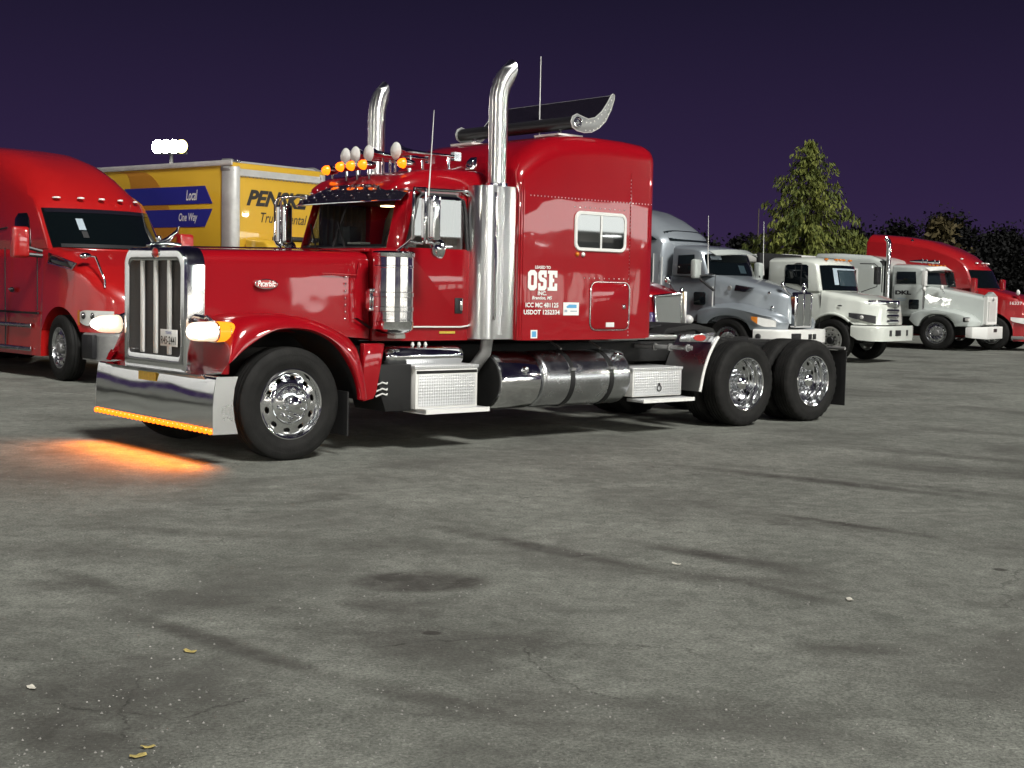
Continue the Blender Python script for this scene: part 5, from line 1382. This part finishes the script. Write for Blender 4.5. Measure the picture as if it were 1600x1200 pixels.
# ---- pale conventional with letters on its door
t = thing('semi_truck', 'pale grey-white truck with black letters on the door and a tall chrome stack', 'truck', (13.52, 42.29, 0), R(144), 'trucks parked in the lot')
wheel(t, 0, 1.03, 'parked', 1); wheel(t, 0, -1.03, 'parked', -1); chassis(t, 8.0, (5.9, 7.2))
lo = body_arch(-1.20, .48, [(-1.20, .56), (-.6, .70), (.48, .94)], [(-1.20, 1.64), (-.6, 1.76), (.48, 1.96)], [(-1.2, .78), (.48, 1.0)], .12, tum=.04).build('hood', 'pale_paint', t, smooth=50)
for s in (1, -1):
    fp = [(.66, .72)] + [(.60 * math.cos(a), .525 + .60 * math.sin(a)) for a in [.30 + (PI - .62) * k / 12 for k in range(13)]] + [(-.60, .74), (-1.14, .74)]
    top = [(-1.16, .90), (-.95, 1.08), (-.55, 1.22), (0, 1.32), (.5, 1.28), (.78, 1.12), (.86, .90)]
    fo = G().prism(fp + top, 'y', s * .50, s * 1.18, 4).build('fender', 'pale_paint', lo, .03, smooth=50, deform=lambda x, y, z: (x + .22 * max(0, (abs(y) - .7) / .5) ** 2 * sm(-x, .6, 1.2), y, z - .10 * max(0, (abs(y) - .6) / .6) ** 2 * sm(z, 1.0, 1.3)))
    hl = G().box(-.98, -.80, s * 1.03, s * 1.19, .88, 1.02).build('headlight', 'black_plastic', fo, .02)
    G().box(-.99, -.86, s * 1.06, s * 1.196, .90, 1.0).build('lamp_lens', 'lens_clear', hl, .02)
    dr = G().box(.50, 1.40, s * 1.045, s * 1.062, 1.06, 1.97).build('door', 'pale_paint', t, .01)
    G().prism(rloop(.60, .92, 1.22, 1.52, .04), 'y', s * 1.060, s * 1.068).build('low_window', 'dark_window', dr, .004)
    G().box(.46, .50, s * 1.03, s * 1.055, 1.05, 1.98).build('door_gap', 'steel_dull', dr)
    mr = G().prism(rloop(.30, .42, 1.93, 2.40, .03), 'y', s * 1.24, s * 1.44).build('mirror', 'white_satin', t, .02)
    G().tube([(.55, s * 1.03, 2.40), (.40, s * 1.32, 2.42), (.40, s * 1.32, 1.90), (.55, s * 1.03, 1.88)], .013, 6).build('mirror_arm', 'chrome', mr)
    G().ell((.36, s * 1.34, 1.85), .06, .08, .08).build('convex_mirror', 'white_satin', mr, smooth=60)
    stx = G().tube([(1.60, s * 1.10, 1.1), (1.60, s * 1.10, 3.22), (1.63, s * 1.11, 3.32), (1.70, s * 1.13, 3.40)], .075, 16, cut=(1, 0, .3)).build('exhaust_stack', 'chrome', t, smooth=60)
    G().lathe([(.12, 1.7), (.125, 1.72), (.125, 2.68), (.10, 2.70)], (1.80, s * 1.04, 0), 'z', 16).build('muffler', 'black_metal', stx)
    hmx = G().ell((-.05, s * .95, 1.90), .05, .07, .08).build('hood_mirror', 'white_satin', t, smooth=60)
    G().tube([(-.05, s * .95, 1.86), (-.1, s * .85, 1.72)], .014, 6).build('mirror_arm', 'chrome', hmx)
    if s > 0:
        text('lettering', 'DKL', 'decal_black', dr, (1.36, 1.064, 1.66), (-1, 0, 0), (0, 0, 1), .50, .13, .06)
        text('lettering', 'Transport', 'decal_grey', dr, (1.28, 1.064, 1.52), (-1, 0, 0), (0, 0, 1), .34, .06, .01) if False else G().box(.98, 1.28, 1.0625, 1.0645, 1.53, 1.56).build('small_print', 'decal_grey', dr)
        G().box(1.02, 1.22, 1.0625, 1.0645, 1.47, 1.495).build('small_print', 'decal_grey', dr)
C7 = Cab(1.04, .25, .2, .9, .05, 2.0, .14, 2.3)
cb = C7.shell([(.20, 1.94), (.32, 2.42), (.42, 2.52), (.8, 2.60), (1.5, 2.63), (1.5, 1.0), (.50, 1.0), (.46, 1.94)], 'cab', 'pale_paint', t)
C7.pane((.20, 1.96), (.32, 2.42), 'windshield', 'dark_window', t)
C7.side([(.62, 2.0), (1.34, 2.0), (1.34, 2.38), (.70, 2.38)], 'side_window', 'dark_window', cb)
G().sheet(lambda i, j: (C7.df(.26 - .16 * j, -1 + 2 * i, 2.5)[0], -1 + 2 * i, 2.56 - .10 * j - .06 * (2 * i - 1) ** 2), 12, 3).build('sun_visor', 'white_satin', cb, solid=.02)
for (u, v) in ((.65, .75), (.62, .45), (.60, -.2), (.60, -.6)): G().lathe([(.07, u), (.05, u + .08), (.02, u + .4), (.001, u + .4)], (0, v, 2.70), 'x', 12).build('air_horn', 'chrome', cb, smooth=60)
for v in (-.7, -.35, 0, .35, .7): G().ell((.45, v, 2.58), .05, .05, .03).build('marker_lamp', 'lens_amber', cb, smooth=60)
sl = body([(1.72, 1.14, 1.0, 2.62, .12), (1.80, 1.17, 1.0, 2.74, .16), (2.2, 1.17, 1.0, 2.86, .2), (3.2, 1.17, 1.0, 2.92, .2), (3.95, 1.17, 1.0, 2.92, .2), (4.0, 1.14, 1.02, 2.88, .18)]).build('sleeper', 'pale_paint', t, smooth=50)
wv = G().prism(rloop(2.55, 2.75, 1.85, 2.45, .04), 'y', 1.168, 1.182).build('sleeper_window', 'white_satin', sl, .004)
G().box(2.60, 2.70, 1.182, 1.186, 1.90, 2.40).build('window_pane', 'dark_window', wv)
gs = G().loft([ring(-1.18, .50, .80, 1.66, .05), ring(-1.30, .50, .80, 1.66, .05), ring(-1.32, .45, .83, 1.60, .03), ring(-1.29, .36, .90, 1.50, .02)], True, False, False).build('grille_shell', 'white_satin', t, smooth=40)
G().prism([(-.50, 1.655), (.50, 1.655), (.0, 1.80)], 'x', -1.31, -1.16).build('shell_peak', 'pale_paint', gs, .01)
gm = G().box(-1.29, -1.28, -.40, .40, .86, 1.54).build('grille_back', 'black_plastic', gs)
for k in range(9): G().box(-1.315, -1.285, -.33 + .0775 * k, -.285 + .0775 * k, .90, 1.50).build('grille_bar', 'white_satin', gm)
G().lathe([(.001, -1.35), (.05, -1.34), (.06, -1.32)], (0, 0, 1.57), 'x', 14).build('grille_badge', 'steel_dull', gs)
bmp = G().loft([[(-1.10, -1.20, .40), (-.90, -1.22, .42), (-.90, -1.22, .72), (-1.10, -1.20, .74)], [(-1.42, -.75, .37), (-1.25, -.75, .37), (-1.25, -.75, .74), (-1.42, -.75, .74)], [(-1.42, .75, .37), (-1.25, .75, .37), (-1.25, .75, .74), (-1.42, .75, .74)], [(-1.10, 1.20, .40), (-.90, 1.22, .42), (-.90, 1.22, .72), (-1.10, 1.20, .74)]]).build('bumper', 'white_satin', t, .015, smooth=30)
G().box(-1.428, -1.41, -.16, .16, .58, .68).build('bumper_opening', 'black_plastic', bmp)

# ---- red aero tractor at the right edge
t = thing('semi_truck', 'red sleeper truck with long sloping roof running out of the right edge', 'truck', (15.53, 43.22, 0), R(144), 'trucks parked in the lot')
wheel(t, 0, 1.03, 'parked', 1); wheel(t, 0, -1.03, 'parked', -1); chassis(t, 8.0, (5.9, 7.2))
lo = body_arch(-1.40, 4.2, [(-1.40, .62), (-1.25, .85), (-.9, 1.05), (-.4, 1.16), (4.2, 1.20)], [(-1.40, 1.22), (-1.2, 1.40), (-.6, 1.68), (.1, 1.86), (.5, 1.92), (4.2, 1.95)],
               [(-1.40, .30), (-.62, .30), (-.60, .6), (.60, .6), (.64, .36), (4.2, .36)], .2, ((0, .64),), tum=.06).build('hood', 'far_red_paint', t, smooth=50)
C8 = Cab(1.15, .42, .20, 1.8, .06, 1.95, .24, 2.7)
cb = C8.shell([(.22, 1.88), (.52, 2.50), (.70, 2.68), (1.1, 2.96), (1.6, 3.20), (2.2, 3.40), (3.0, 3.54), (4.15, 3.64), (4.2, 3.55), (4.2, 1.88)], 'cab', 'far_red_paint', t)
C8.pane((.22, 1.88), (.52, 2.50), 'windshield', 'teal_window', t, -.95, .95)
C8.side([(.92, 1.93), (1.75, 1.93), (1.75, 2.40), (1.10, 2.40)], 'side_window', 'dark_window', cb)
for k in range(3): G().ell(C8.df(.9 + 1.2 * k, 1.02, 2.85 + .27 * k + (.12 if k else 0)), .05, .04, .03).build('marker_lamp', 'white_satin', cb, smooth=60)
for v in (-.6, -.2, .2, .6): G().ell(C8.df(.66, v, 2.70), .06, .07, .03).build('marker_lamp', 'lens_clear', cb, smooth=60)
for s in (1, -1):
    mr = G().prism(rloop(.42, .58, 1.78, 2.22, .05), 'y', s * 1.36, s * 1.58).build('mirror', 'far_red_paint', t, .03)
    G().tube([(.5, s * 1.40, 1.84), (.5, s * 1.14, 1.80)], .03, 6).build('mirror_arm', 'black_plastic', mr)
    hm = G().ell((-.70, s * 1.0, 1.80), .06, .07, .09).build('hood_mirror', 'white_satin', t, smooth=60)
    G().tube([(-.70, s * 1.0, 1.76), (-.78, s * .95, 1.55)], .014, 6).build('mirror_arm', 'far_red_paint', hm)
    def lens(i, j):
        a = [(-.55, 1.155), (-.80, 1.10), (-1.05, 1.0), (-1.25, .86)]
        q = cr(a, i); top = 1.04 - .05 * i; bot = .84 - .02 * i + .10 * (1 - i) ** 3
        return (q[0] - .012, s * (q[1] + .012), bot + (top - bot) * j)
    G().sheet(lens, 12, 5).build('headlight', 'lens_clear', lo, smooth=60)
    for u in (.72, 1.9): G().tube([(u, s * 1.195, .5), (u, s * 1.16, 1.9)], .009, 6).build('door_seam', 'black_plastic', lo)
    if s > 0: text('lettering', '16337', 'decal_white', lo, (-.52, 1.165, 1.42), (-.98, -.14, 0), (0, 0, 1), .36, .10, .02)
    G().box(-.98, -.60, s * 1.10, s * 1.17, .36, .46).build('bumper_trim', 'steel_dull', lo, .02)

# ---- white open trailer with work lamps, between the silver and the white truck
t = thing('utility_trailer', 'white roofed trailer with open sides seen between silver and white truck cabs', 'trailer', (8.75, 47.0, 0), R(142))
G().box(-1.2, 3.4, -1.15, 1.15, 2.66, 2.92).build('trailer_roof', 'white_satin', t, .02)
for u in (-1.15, 1.0, 3.3):
    for s in (1, -1): G().box(u - .05, u + .05, s * 1.05, s * 1.13, .7, 2.66).build('trailer_post', 'white_satin', t)
G().box(-1.2, 3.4, -1.15, 1.15, .6, .8).build('trailer_floor', 'steel_dull', t, .02)
G().box(3.3, 3.36, -1.1, 1.1, .8, 2.66).build('trailer_back', 'frame_black', t)
for v in (.45, .15): G().ell((-1.0, v, 2.50), .06, .12, .11).build('work_lamp', 'white_gloss', t, smooth=60)
wheel(t, 1.0, 1.0, 'white', 1); wheel(t, 1.0, -1.0, 'white', -1)

# ================================================================== lamp pole
t = thing('lamp_pole', 'tall lot lamp with glaring white floodlights above the yellow truck', 'street lamp', (-15.09, 60, 0), R(-15))
G().tube([(0, 0, 0), (0, 0, 7.25)], [.13, .08], 12).build('pole', 'steel_dull', t)
G().box(-.75, .75, -.05, .05, 7.10, 7.20).build('cross_arm', 'steel_dull', t, .01)
for x in (-.57, -.19, .19, .57):  # heads widened and overlapped to stand in for glare, last lens its yellow fringe
    hd = G().lathe([(.001, .16), (.20, .12), (.30, -.12), (.31, -.16), (.29, -.16)], (x, 0, 7.42), 'y', 24).build('flood_head', 'black_metal', t, smooth=50)
    G().lathe([(.29, -.155), (.20, -.20), (.001, -.22)], (x, 0, 7.42), 'y', 24).build('flood_lens', 'flood_glow' if x < .4 else 'glare_fringe', hd, smooth=60)

# ================================================================== fuel court to the right of the camera, mirrored in paint and glass
t = thing('fuel_canopy', 'white fuel court canopy with lit fascia, off to the right of the trucks', 'canopy', (50.3, 2.1, 0), R(40.5))
G().box(-19, 19, -5, 5, 4.35, 6.55).build('canopy_core', 'white_satin', t)
for (x0, x1, y0, y1) in ((-19.05, 19.05, 5.01, 5.06), (-19.05, 19.05, -5.06, -5.01), (-19.06, -19.01, -5, 5), (19.01, 19.06, -5, 5)):
    G().box(x0, x1, y0, y1, 4.4, 6.5).build('fascia', 'lit_fascia', t)
for x in (-16, -9.6, -3.2, 3.2, 9.6, 16):
    for y in (-2.6, 2.6):
        G().box(x - .35, x + .35, y - .35, y + .35, 4.32, 4.345).build('soffit_light', 'soffit_lamp', t)
for x in (-12.8, 0, 12.8):
    G().box(x - .25, x + .25, -.25, .25, 0, 4.35).build('column', 'concrete', t, .02)
for x in (-12.8, 0, 12.8):
    o = thing('fuel_pump', 'white fuel pump at the %s canopy column' % {-12.8: 'near', 0: 'middle', 12.8: 'far'}[x], 'fuel pump', (50.3 + (x + 1.2) * math.cos(R(40.5)), 2.1 + (x + 1.2) * math.sin(R(40.5)), 0), R(40.5), 'fuel pumps under the canopy')
    G().box(-.4, .4, -.28, .28, .15, 1.9).build('pump_body', 'white_satin', o, .04)
    G().box(-.5, .5, -.4, .4, 0, .15).build('pump_base', 'concrete', o, .02)
    G().box(-.25, .25, .281, .286, 1.2, 1.6).build('pump_screen', 'dark_window', o)
t = thing('shop_building', 'low pale shop with lit windows behind the fuel court', 'building', (64.9, -10.4, 0), R(40.5))
G().box(-32, 32, -5, 5, 0, 4.4).build('wall', 'facade_panel', t, .02)
G().box(-32.3, 32.3, -5.3, 5.3, 4.4, 5.2).build('roof', 'white_satin', t, .03)
for k in range(19):
    x = -31.0 + 3.3 * k
    f = G().box(x - .1, x + 2.7, 5.0, 5.05, .5, 3.4).build('window', 'steel_dull', t)
    G().box(x, x + 1.25, 5.051, 5.06, .6, 3.3).build('pane', 'lit_window', f)
    G().box(x + 1.35, x + 2.6, 5.051, 5.06, .6, 3.3).build('pane', 'lit_window', f)

# unseen store and lot lamps, added for streaks in the chrome and for fill
t = thing('added_store', 'unseen long pale store with lit windows, added behind the camera for reflections', 'building', (-9, -24, 0), R(4))
G().box(-17, 17, -6, 0, 0, 4.6).build('wall', 'facade_panel', t, .02)
G().box(-17.4, 17.4, -6.4, .4, 4.6, 5.0).build('roof', 'white_satin', t, .03)
G().box(-9, 9, .41, .46, 3.75, 4.5).build('sign_band', 'lit_fascia', t)
for k in range(9):
    x = -16 + 3.6 * k
    f = G().box(x - .1, x + 2.9, .0, .05, .4, 3.3).build('window', 'steel_dull', t)
    G().box(x, x + 1.35, .051, .06, .5, 3.2).build('pane', 'lit_window', f)
    G().box(x + 1.45, x + 2.8, .051, .06, .5, 3.2).build('pane', 'lit_window', f)
def added_lot_lamp(x, y, rz, label):
    t = thing('lamp_pole', label, 'street lamp', (x, y, 0), rz, 'unseen lamps added for reflections and fill')
    G().tube([(0, 0, 0), (0, 0, 8.2)], [.13, .08], 12).build('pole', 'steel_dull', t)
    G().box(-.9, .9, -.05, .05, 8.10, 8.20).build('cross_arm', 'steel_dull', t, .01)
    for q in (-.6, 0, .6):
        hd = G().box(q - .25, q + .25, -.10, .16, 8.22, 8.60).build('flood_head', 'black_metal', t, .02)
        G().box(q - .22, q + .22, .162, .175, 8.25, 8.57).build('flood_lens', 'flood_glow', hd)
added_lot_lamp(38, -6, R(75), 'added unseen lamp at the right, near end of the canopy')
added_lot_lamp(46, 34, R(95), 'added unseen lamp beyond the far end of the canopy')
added_lot_lamp(-34, 6, R(-80), 'added unseen lamp far out to the left')
added_lot_lamp(-22, -22, R(-45), 'added unseen lamp at the left end of the store')
added_lot_lamp(24, -26, R(40), 'added unseen lamp far behind the camera on the right')
added_lot_lamp(14, -9, R(35), 'added unseen lamp behind the camera on the right')
added_lot_lamp(-16, -8, R(-45), 'added unseen lamp behind the camera on the left')
added_lot_lamp(30, 18, R(75), 'added unseen lamp far out to the right of the trucks')
added_lot_lamp(2, -22, R(0), 'added unseen lamp straight behind the camera before the store')
# unseen white trailer, added so the chrome grille mirrors something bright
t = thing('added_trailer', 'unseen white box trailer added beyond the left edge as a reflector', 'trailer', (-13.2, 16.5, 0), R(66))
bt = G().box(-6.5, 6.5, -1.25, 1.25, 1.1, 4.0).build('trailer_body', 'white_gloss', t, .03)
for x in (-4.8, -3.5):
    for s in (1, -1): wheel(t, x, s * 1.0, 'parked', s)
G().box(4.4, 4.6, -.9, .9, 0, 1.1).build('landing_gear', 'steel_dull', t)
for k in range(9): G().box(-6.0 + 1.5 * k, -5.94 + 1.5 * k, -1.262, -1.251, 1.15, 3.95).build('side_post', 'aluminium', bt)

# ================================================================== trees
def leaf_cards(centres, mat, name, parent, size, n_per, spread, droop=0.0, seed=1, asp=2.2):
    r = random.Random(seed)
    vs, fs = [], []
    for (c, d, sc) in centres:
        for k in range(n_per):
            p = Vector(c) + Vector((r.gauss(0, spread), r.gauss(0, spread), r.gauss(0, spread * .8))) * sc
            ax = (Vector(d) * .9 + Vector((r.gauss(0, .6), r.gauss(0, .6), r.gauss(0, .45) - droop))).normalized()
            sd = ax.cross(Vector((r.gauss(0, 1), r.gauss(0, 1), r.gauss(0, 1)))).normalized()
            L_ = size * r.uniform(.6, 1.4) * sc; w = L_ / asp
            o = len(vs)
            vs += [p - ax * L_ * .5, p + sd * w * .5 + ax * L_ * .05, p + ax * L_ * .5, p - sd * w * .5 + ax * L_ * .05]
            fs.append((o, o + 1, o + 2, o + 3))
    me = bpy.data.meshes.new(name); me.from_pydata([tuple(v) for v in vs], [], fs); me.materials.append(MAT[mat])
    o = bpy.data.objects.new(name, me); COL.objects.link(o); o.parent = parent
    return o

def conifer(loc, H, Rb, label, seed, mat='conifer_leaf', group=None, dens=1.0, z0=.6):
    r = random.Random(seed)
    t = thing('conifer_tree', label, 'tree', loc, r.uniform(0, 6), group)
    G().tube([(0, 0, 0), (.03, 0, H * .5), (0, .02, H * .97)], [.035 * H * .7, .02 * H * .7, .012], 10).build('trunk', 'bark', t)
    cs = []; g = G()
    nlev = int(26 * dens)
    for i in range(nlev):
        f = i / (nlev - 1); z = z0 + (H - z0 - .2) * f
        rad = Rb * (1 - f) ** .72 * r.uniform(.85, 1.12) + .12
        nb = max(4, int(13 * (1 - f * .6)))
        a0 = r.uniform(0, 6)
        for b in range(nb):
            a = a0 + 2 * PI * b / nb + r.gauss(0, .18)
            L_ = rad * r.choice((.60, .82, 1.0, 1.05, 1.28))
            d = Vector((math.cos(a), math.sin(a), 0))
            tip = Vector((0, 0, z)) + d * L_ + Vector((0, 0, .18 * L_ - .16 * L_ * L_))
            if f < .95: g.tube([(0, 0, z), tuple(Vector((0, 0, z + .08 * L_)) + d * L_ * .5), tuple(tip)], [.022, .014, .005], 4, False)
            m_ = max(3, int(7 * L_ / Rb))
            for q in range(m_):
                s_ = .32 + .68 * q / (m_ - 1)
                p = Vector((0, 0, z + .18 * L_ * s_ - .16 * (L_ * s_) ** 2)) + d * L_ * s_
                cs.append((p, d * .5 + Vector((0, 0, -.9)), .55 + .55 * (1 - f) * r.uniform(.7, 1.2)))
    g.build('branches', 'bark', t)
    leaf_cards(cs, mat, 'crown', t, .30, 22, .14, .55, seed, 3.0)
    return t

def broadleaf(loc, H, W, label, seed, mat, group, lobes=26, n_per=46, size=.42):
    r = random.Random(seed)
    t = thing('leafy_tree', label, 'tree', loc, r.uniform(0, 6), group)
    g = G().tube([(0, 0, 0), (.1, 0, H * .3), (0, .1, H * .75)], [.035 * H, .025 * H, .01], 8)
    cs = []
    for k in range(lobes):
        a = r.uniform(0, 2 * PI); q = math.sqrt(r.random()); z = r.uniform(.22, 1.0)
        wz = math.sin(min(1, z * 1.05) * PI * .86 + .25)
        c = Vector((math.cos(a) * q * W * wz, math.sin(a) * q * W * wz, H * z * .92 + .3))
        cs.append((c, Vector((0, 0, .2)), 1.0))
        if k % 3 == 0: g.tube([(0, .05, H * .3), tuple(c * .6 + Vector((0, 0, H * .15))), tuple(c)], [.06, .04, .012], 5, False)
    g.build('trunk', 'bark', t)
    leaf_cards(cs, mat, 'crown', t, size, n_per, .16 * W, .0, seed, 1.5)
    return t

conifer((11.75, 55, 0), 7.75, 2.95, 'large green conifer with drooping sprays rising behind the parked trucks', 3)
conifer((13.7, 54, 0), 3.9, 1.0, 'small bushy conifer at the foot of the large one', 5, dens=.6)
broadleaf((18.6, 60, 0), 4.9, 1.5, 'sparse brownish tree behind the red truck roof at right', 8, 'dusty_leaf', None, 20, 60, .30)
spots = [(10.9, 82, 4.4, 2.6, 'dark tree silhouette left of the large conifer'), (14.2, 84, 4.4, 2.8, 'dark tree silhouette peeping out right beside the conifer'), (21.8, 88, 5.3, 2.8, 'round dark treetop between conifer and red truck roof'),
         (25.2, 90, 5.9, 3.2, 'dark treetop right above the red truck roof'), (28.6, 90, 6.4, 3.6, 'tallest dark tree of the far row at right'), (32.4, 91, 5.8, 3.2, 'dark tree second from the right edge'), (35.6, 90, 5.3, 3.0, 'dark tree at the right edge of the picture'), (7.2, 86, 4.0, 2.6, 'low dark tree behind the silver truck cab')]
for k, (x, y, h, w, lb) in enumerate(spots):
    broadleaf((x, y, 0), h, w, lb, 20 + k, 'unlit_leaf', 'far row of dark trees', 70, 170, .26)
# low bank at the far right
def bank(i, j):
    x = 18 + 60 * i; y = 72 + 10 * j
    return (x, y, 2.1 * math.sin(PI * min(1, j * .9 + .02)) * (1 - .2 * i) + .25 * noise.noise(Vector((x * .3, y * .3, 0))) - .1)
simple('dry_grass', (0.085, 0.080, 0.062), 0.9, var=0.4, vscale=1.5, bmp=0.6, bscale=6, bdist=.2)
bk = G().sheet(bank, 60, 10).build('bank', 'dry_grass', smooth=60); bk['kind'] = 'structure'
# poles far back
for (x, y, h, lb) in ((13.3, 75, 6.2, 'thin bare pole standing just left of the conifer'),):
    o = G().tube([(0, 0, 0), (0, 0, h)], [.05, .03], 6).build('pole', 'wood_pole'); o.location = (x, y, 0); tag(o, lb, 'pole')

# ================================================================== litter and grit on the asphalt
LIT = [(-1.398, 5.917, .055, 'dry_leaf', 'yellow leaf lying alone left of the middle foreground'), (-1.891, 5.334, .050, 'pale_litter', 'pale scrap by the left edge of the foreground'),
       (-1.261, 4.58, .058, 'dry_leaf', 'larger tan leaf at the bottom edge, left'), (-1.250, 4.672, .040, 'dry_leaf', 'small tan leaf touching the larger one at bottom left'),
       (1.01, 8.07, .055, 'pale_litter', 'white scrap on the dark tyre mark, mid right'),
       (1.84, 7.22, .060, 'pale_litter', 'flattened white scrap at right, beside a dark stain')]
for k, (x, y, s, mt, lb) in enumerate(LIT):
    s *= .62
    r = random.Random(40 + k)
    n_ = 12
    a0 = r.uniform(0, 6)
    out = []
    for i in range(n_):
        a = 2 * PI * i / n_
        q = s * (.55 + .45 * abs(math.cos(a))) * r.uniform(.8, 1.15)
        out.append((q * math.cos(a), q * .7 * math.sin(a), .004 + .010 * math.cos(a) ** 2 * r.uniform(.3, 1)))
    g = G(); g.add([(0, 0, .006)] + out, [(0, i + 1, (i + 1) % n_ + 1) for i in range(n_)])
    o = g.build('leaf' if mt == 'dry_leaf' else 'paper_scrap', mt, solid=.0015)
    o.location = (x, y, .003); o.rotation_euler = (0, 0, a0)
    tag(o, lb, 'leaf' if mt == 'dry_leaf' else 'litter')
r = random.Random(99)
vs, fs = [], []
for k in range(5200):
    y = 4.3 + 9.5 * r.random() ** 1.8
    x = r.uniform(-.42, .42) * (y + .8)
    cl = noise.noise(Vector((x * .9, y * .9, 3.3)))
    if cl < -.05 and r.random() < .75: continue
    s = .0022 + .0055 * r.random() ** 3
    o = len(vs); a = r.uniform(0, 6)
    for i in range(4):
        vs.append((x + s * math.cos(a + i * PI / 2) * r.uniform(.7, 1.2), y + s * math.sin(a + i * PI / 2) * r.uniform(.7, 1.2), 0.0005))
    vs.append((x, y, s * r.uniform(.7, 1.2)))
    fs += [(o, o + 1, o + 4), (o + 1, o + 2, o + 4), (o + 2, o + 3, o + 4), (o + 3, o, o + 4)]
me = bpy.data.meshes.new('grit'); me.from_pydata(vs, [], fs); me.materials.append(MAT['grit'])
o = bpy.data.objects.new('grit', me); COL.objects.link(o); o['kind'] = 'stuff'
o['label'] = 'loose grit scattered over the worn asphalt'; o['category'] = 'grit'
bpy.context.view_layer.update()
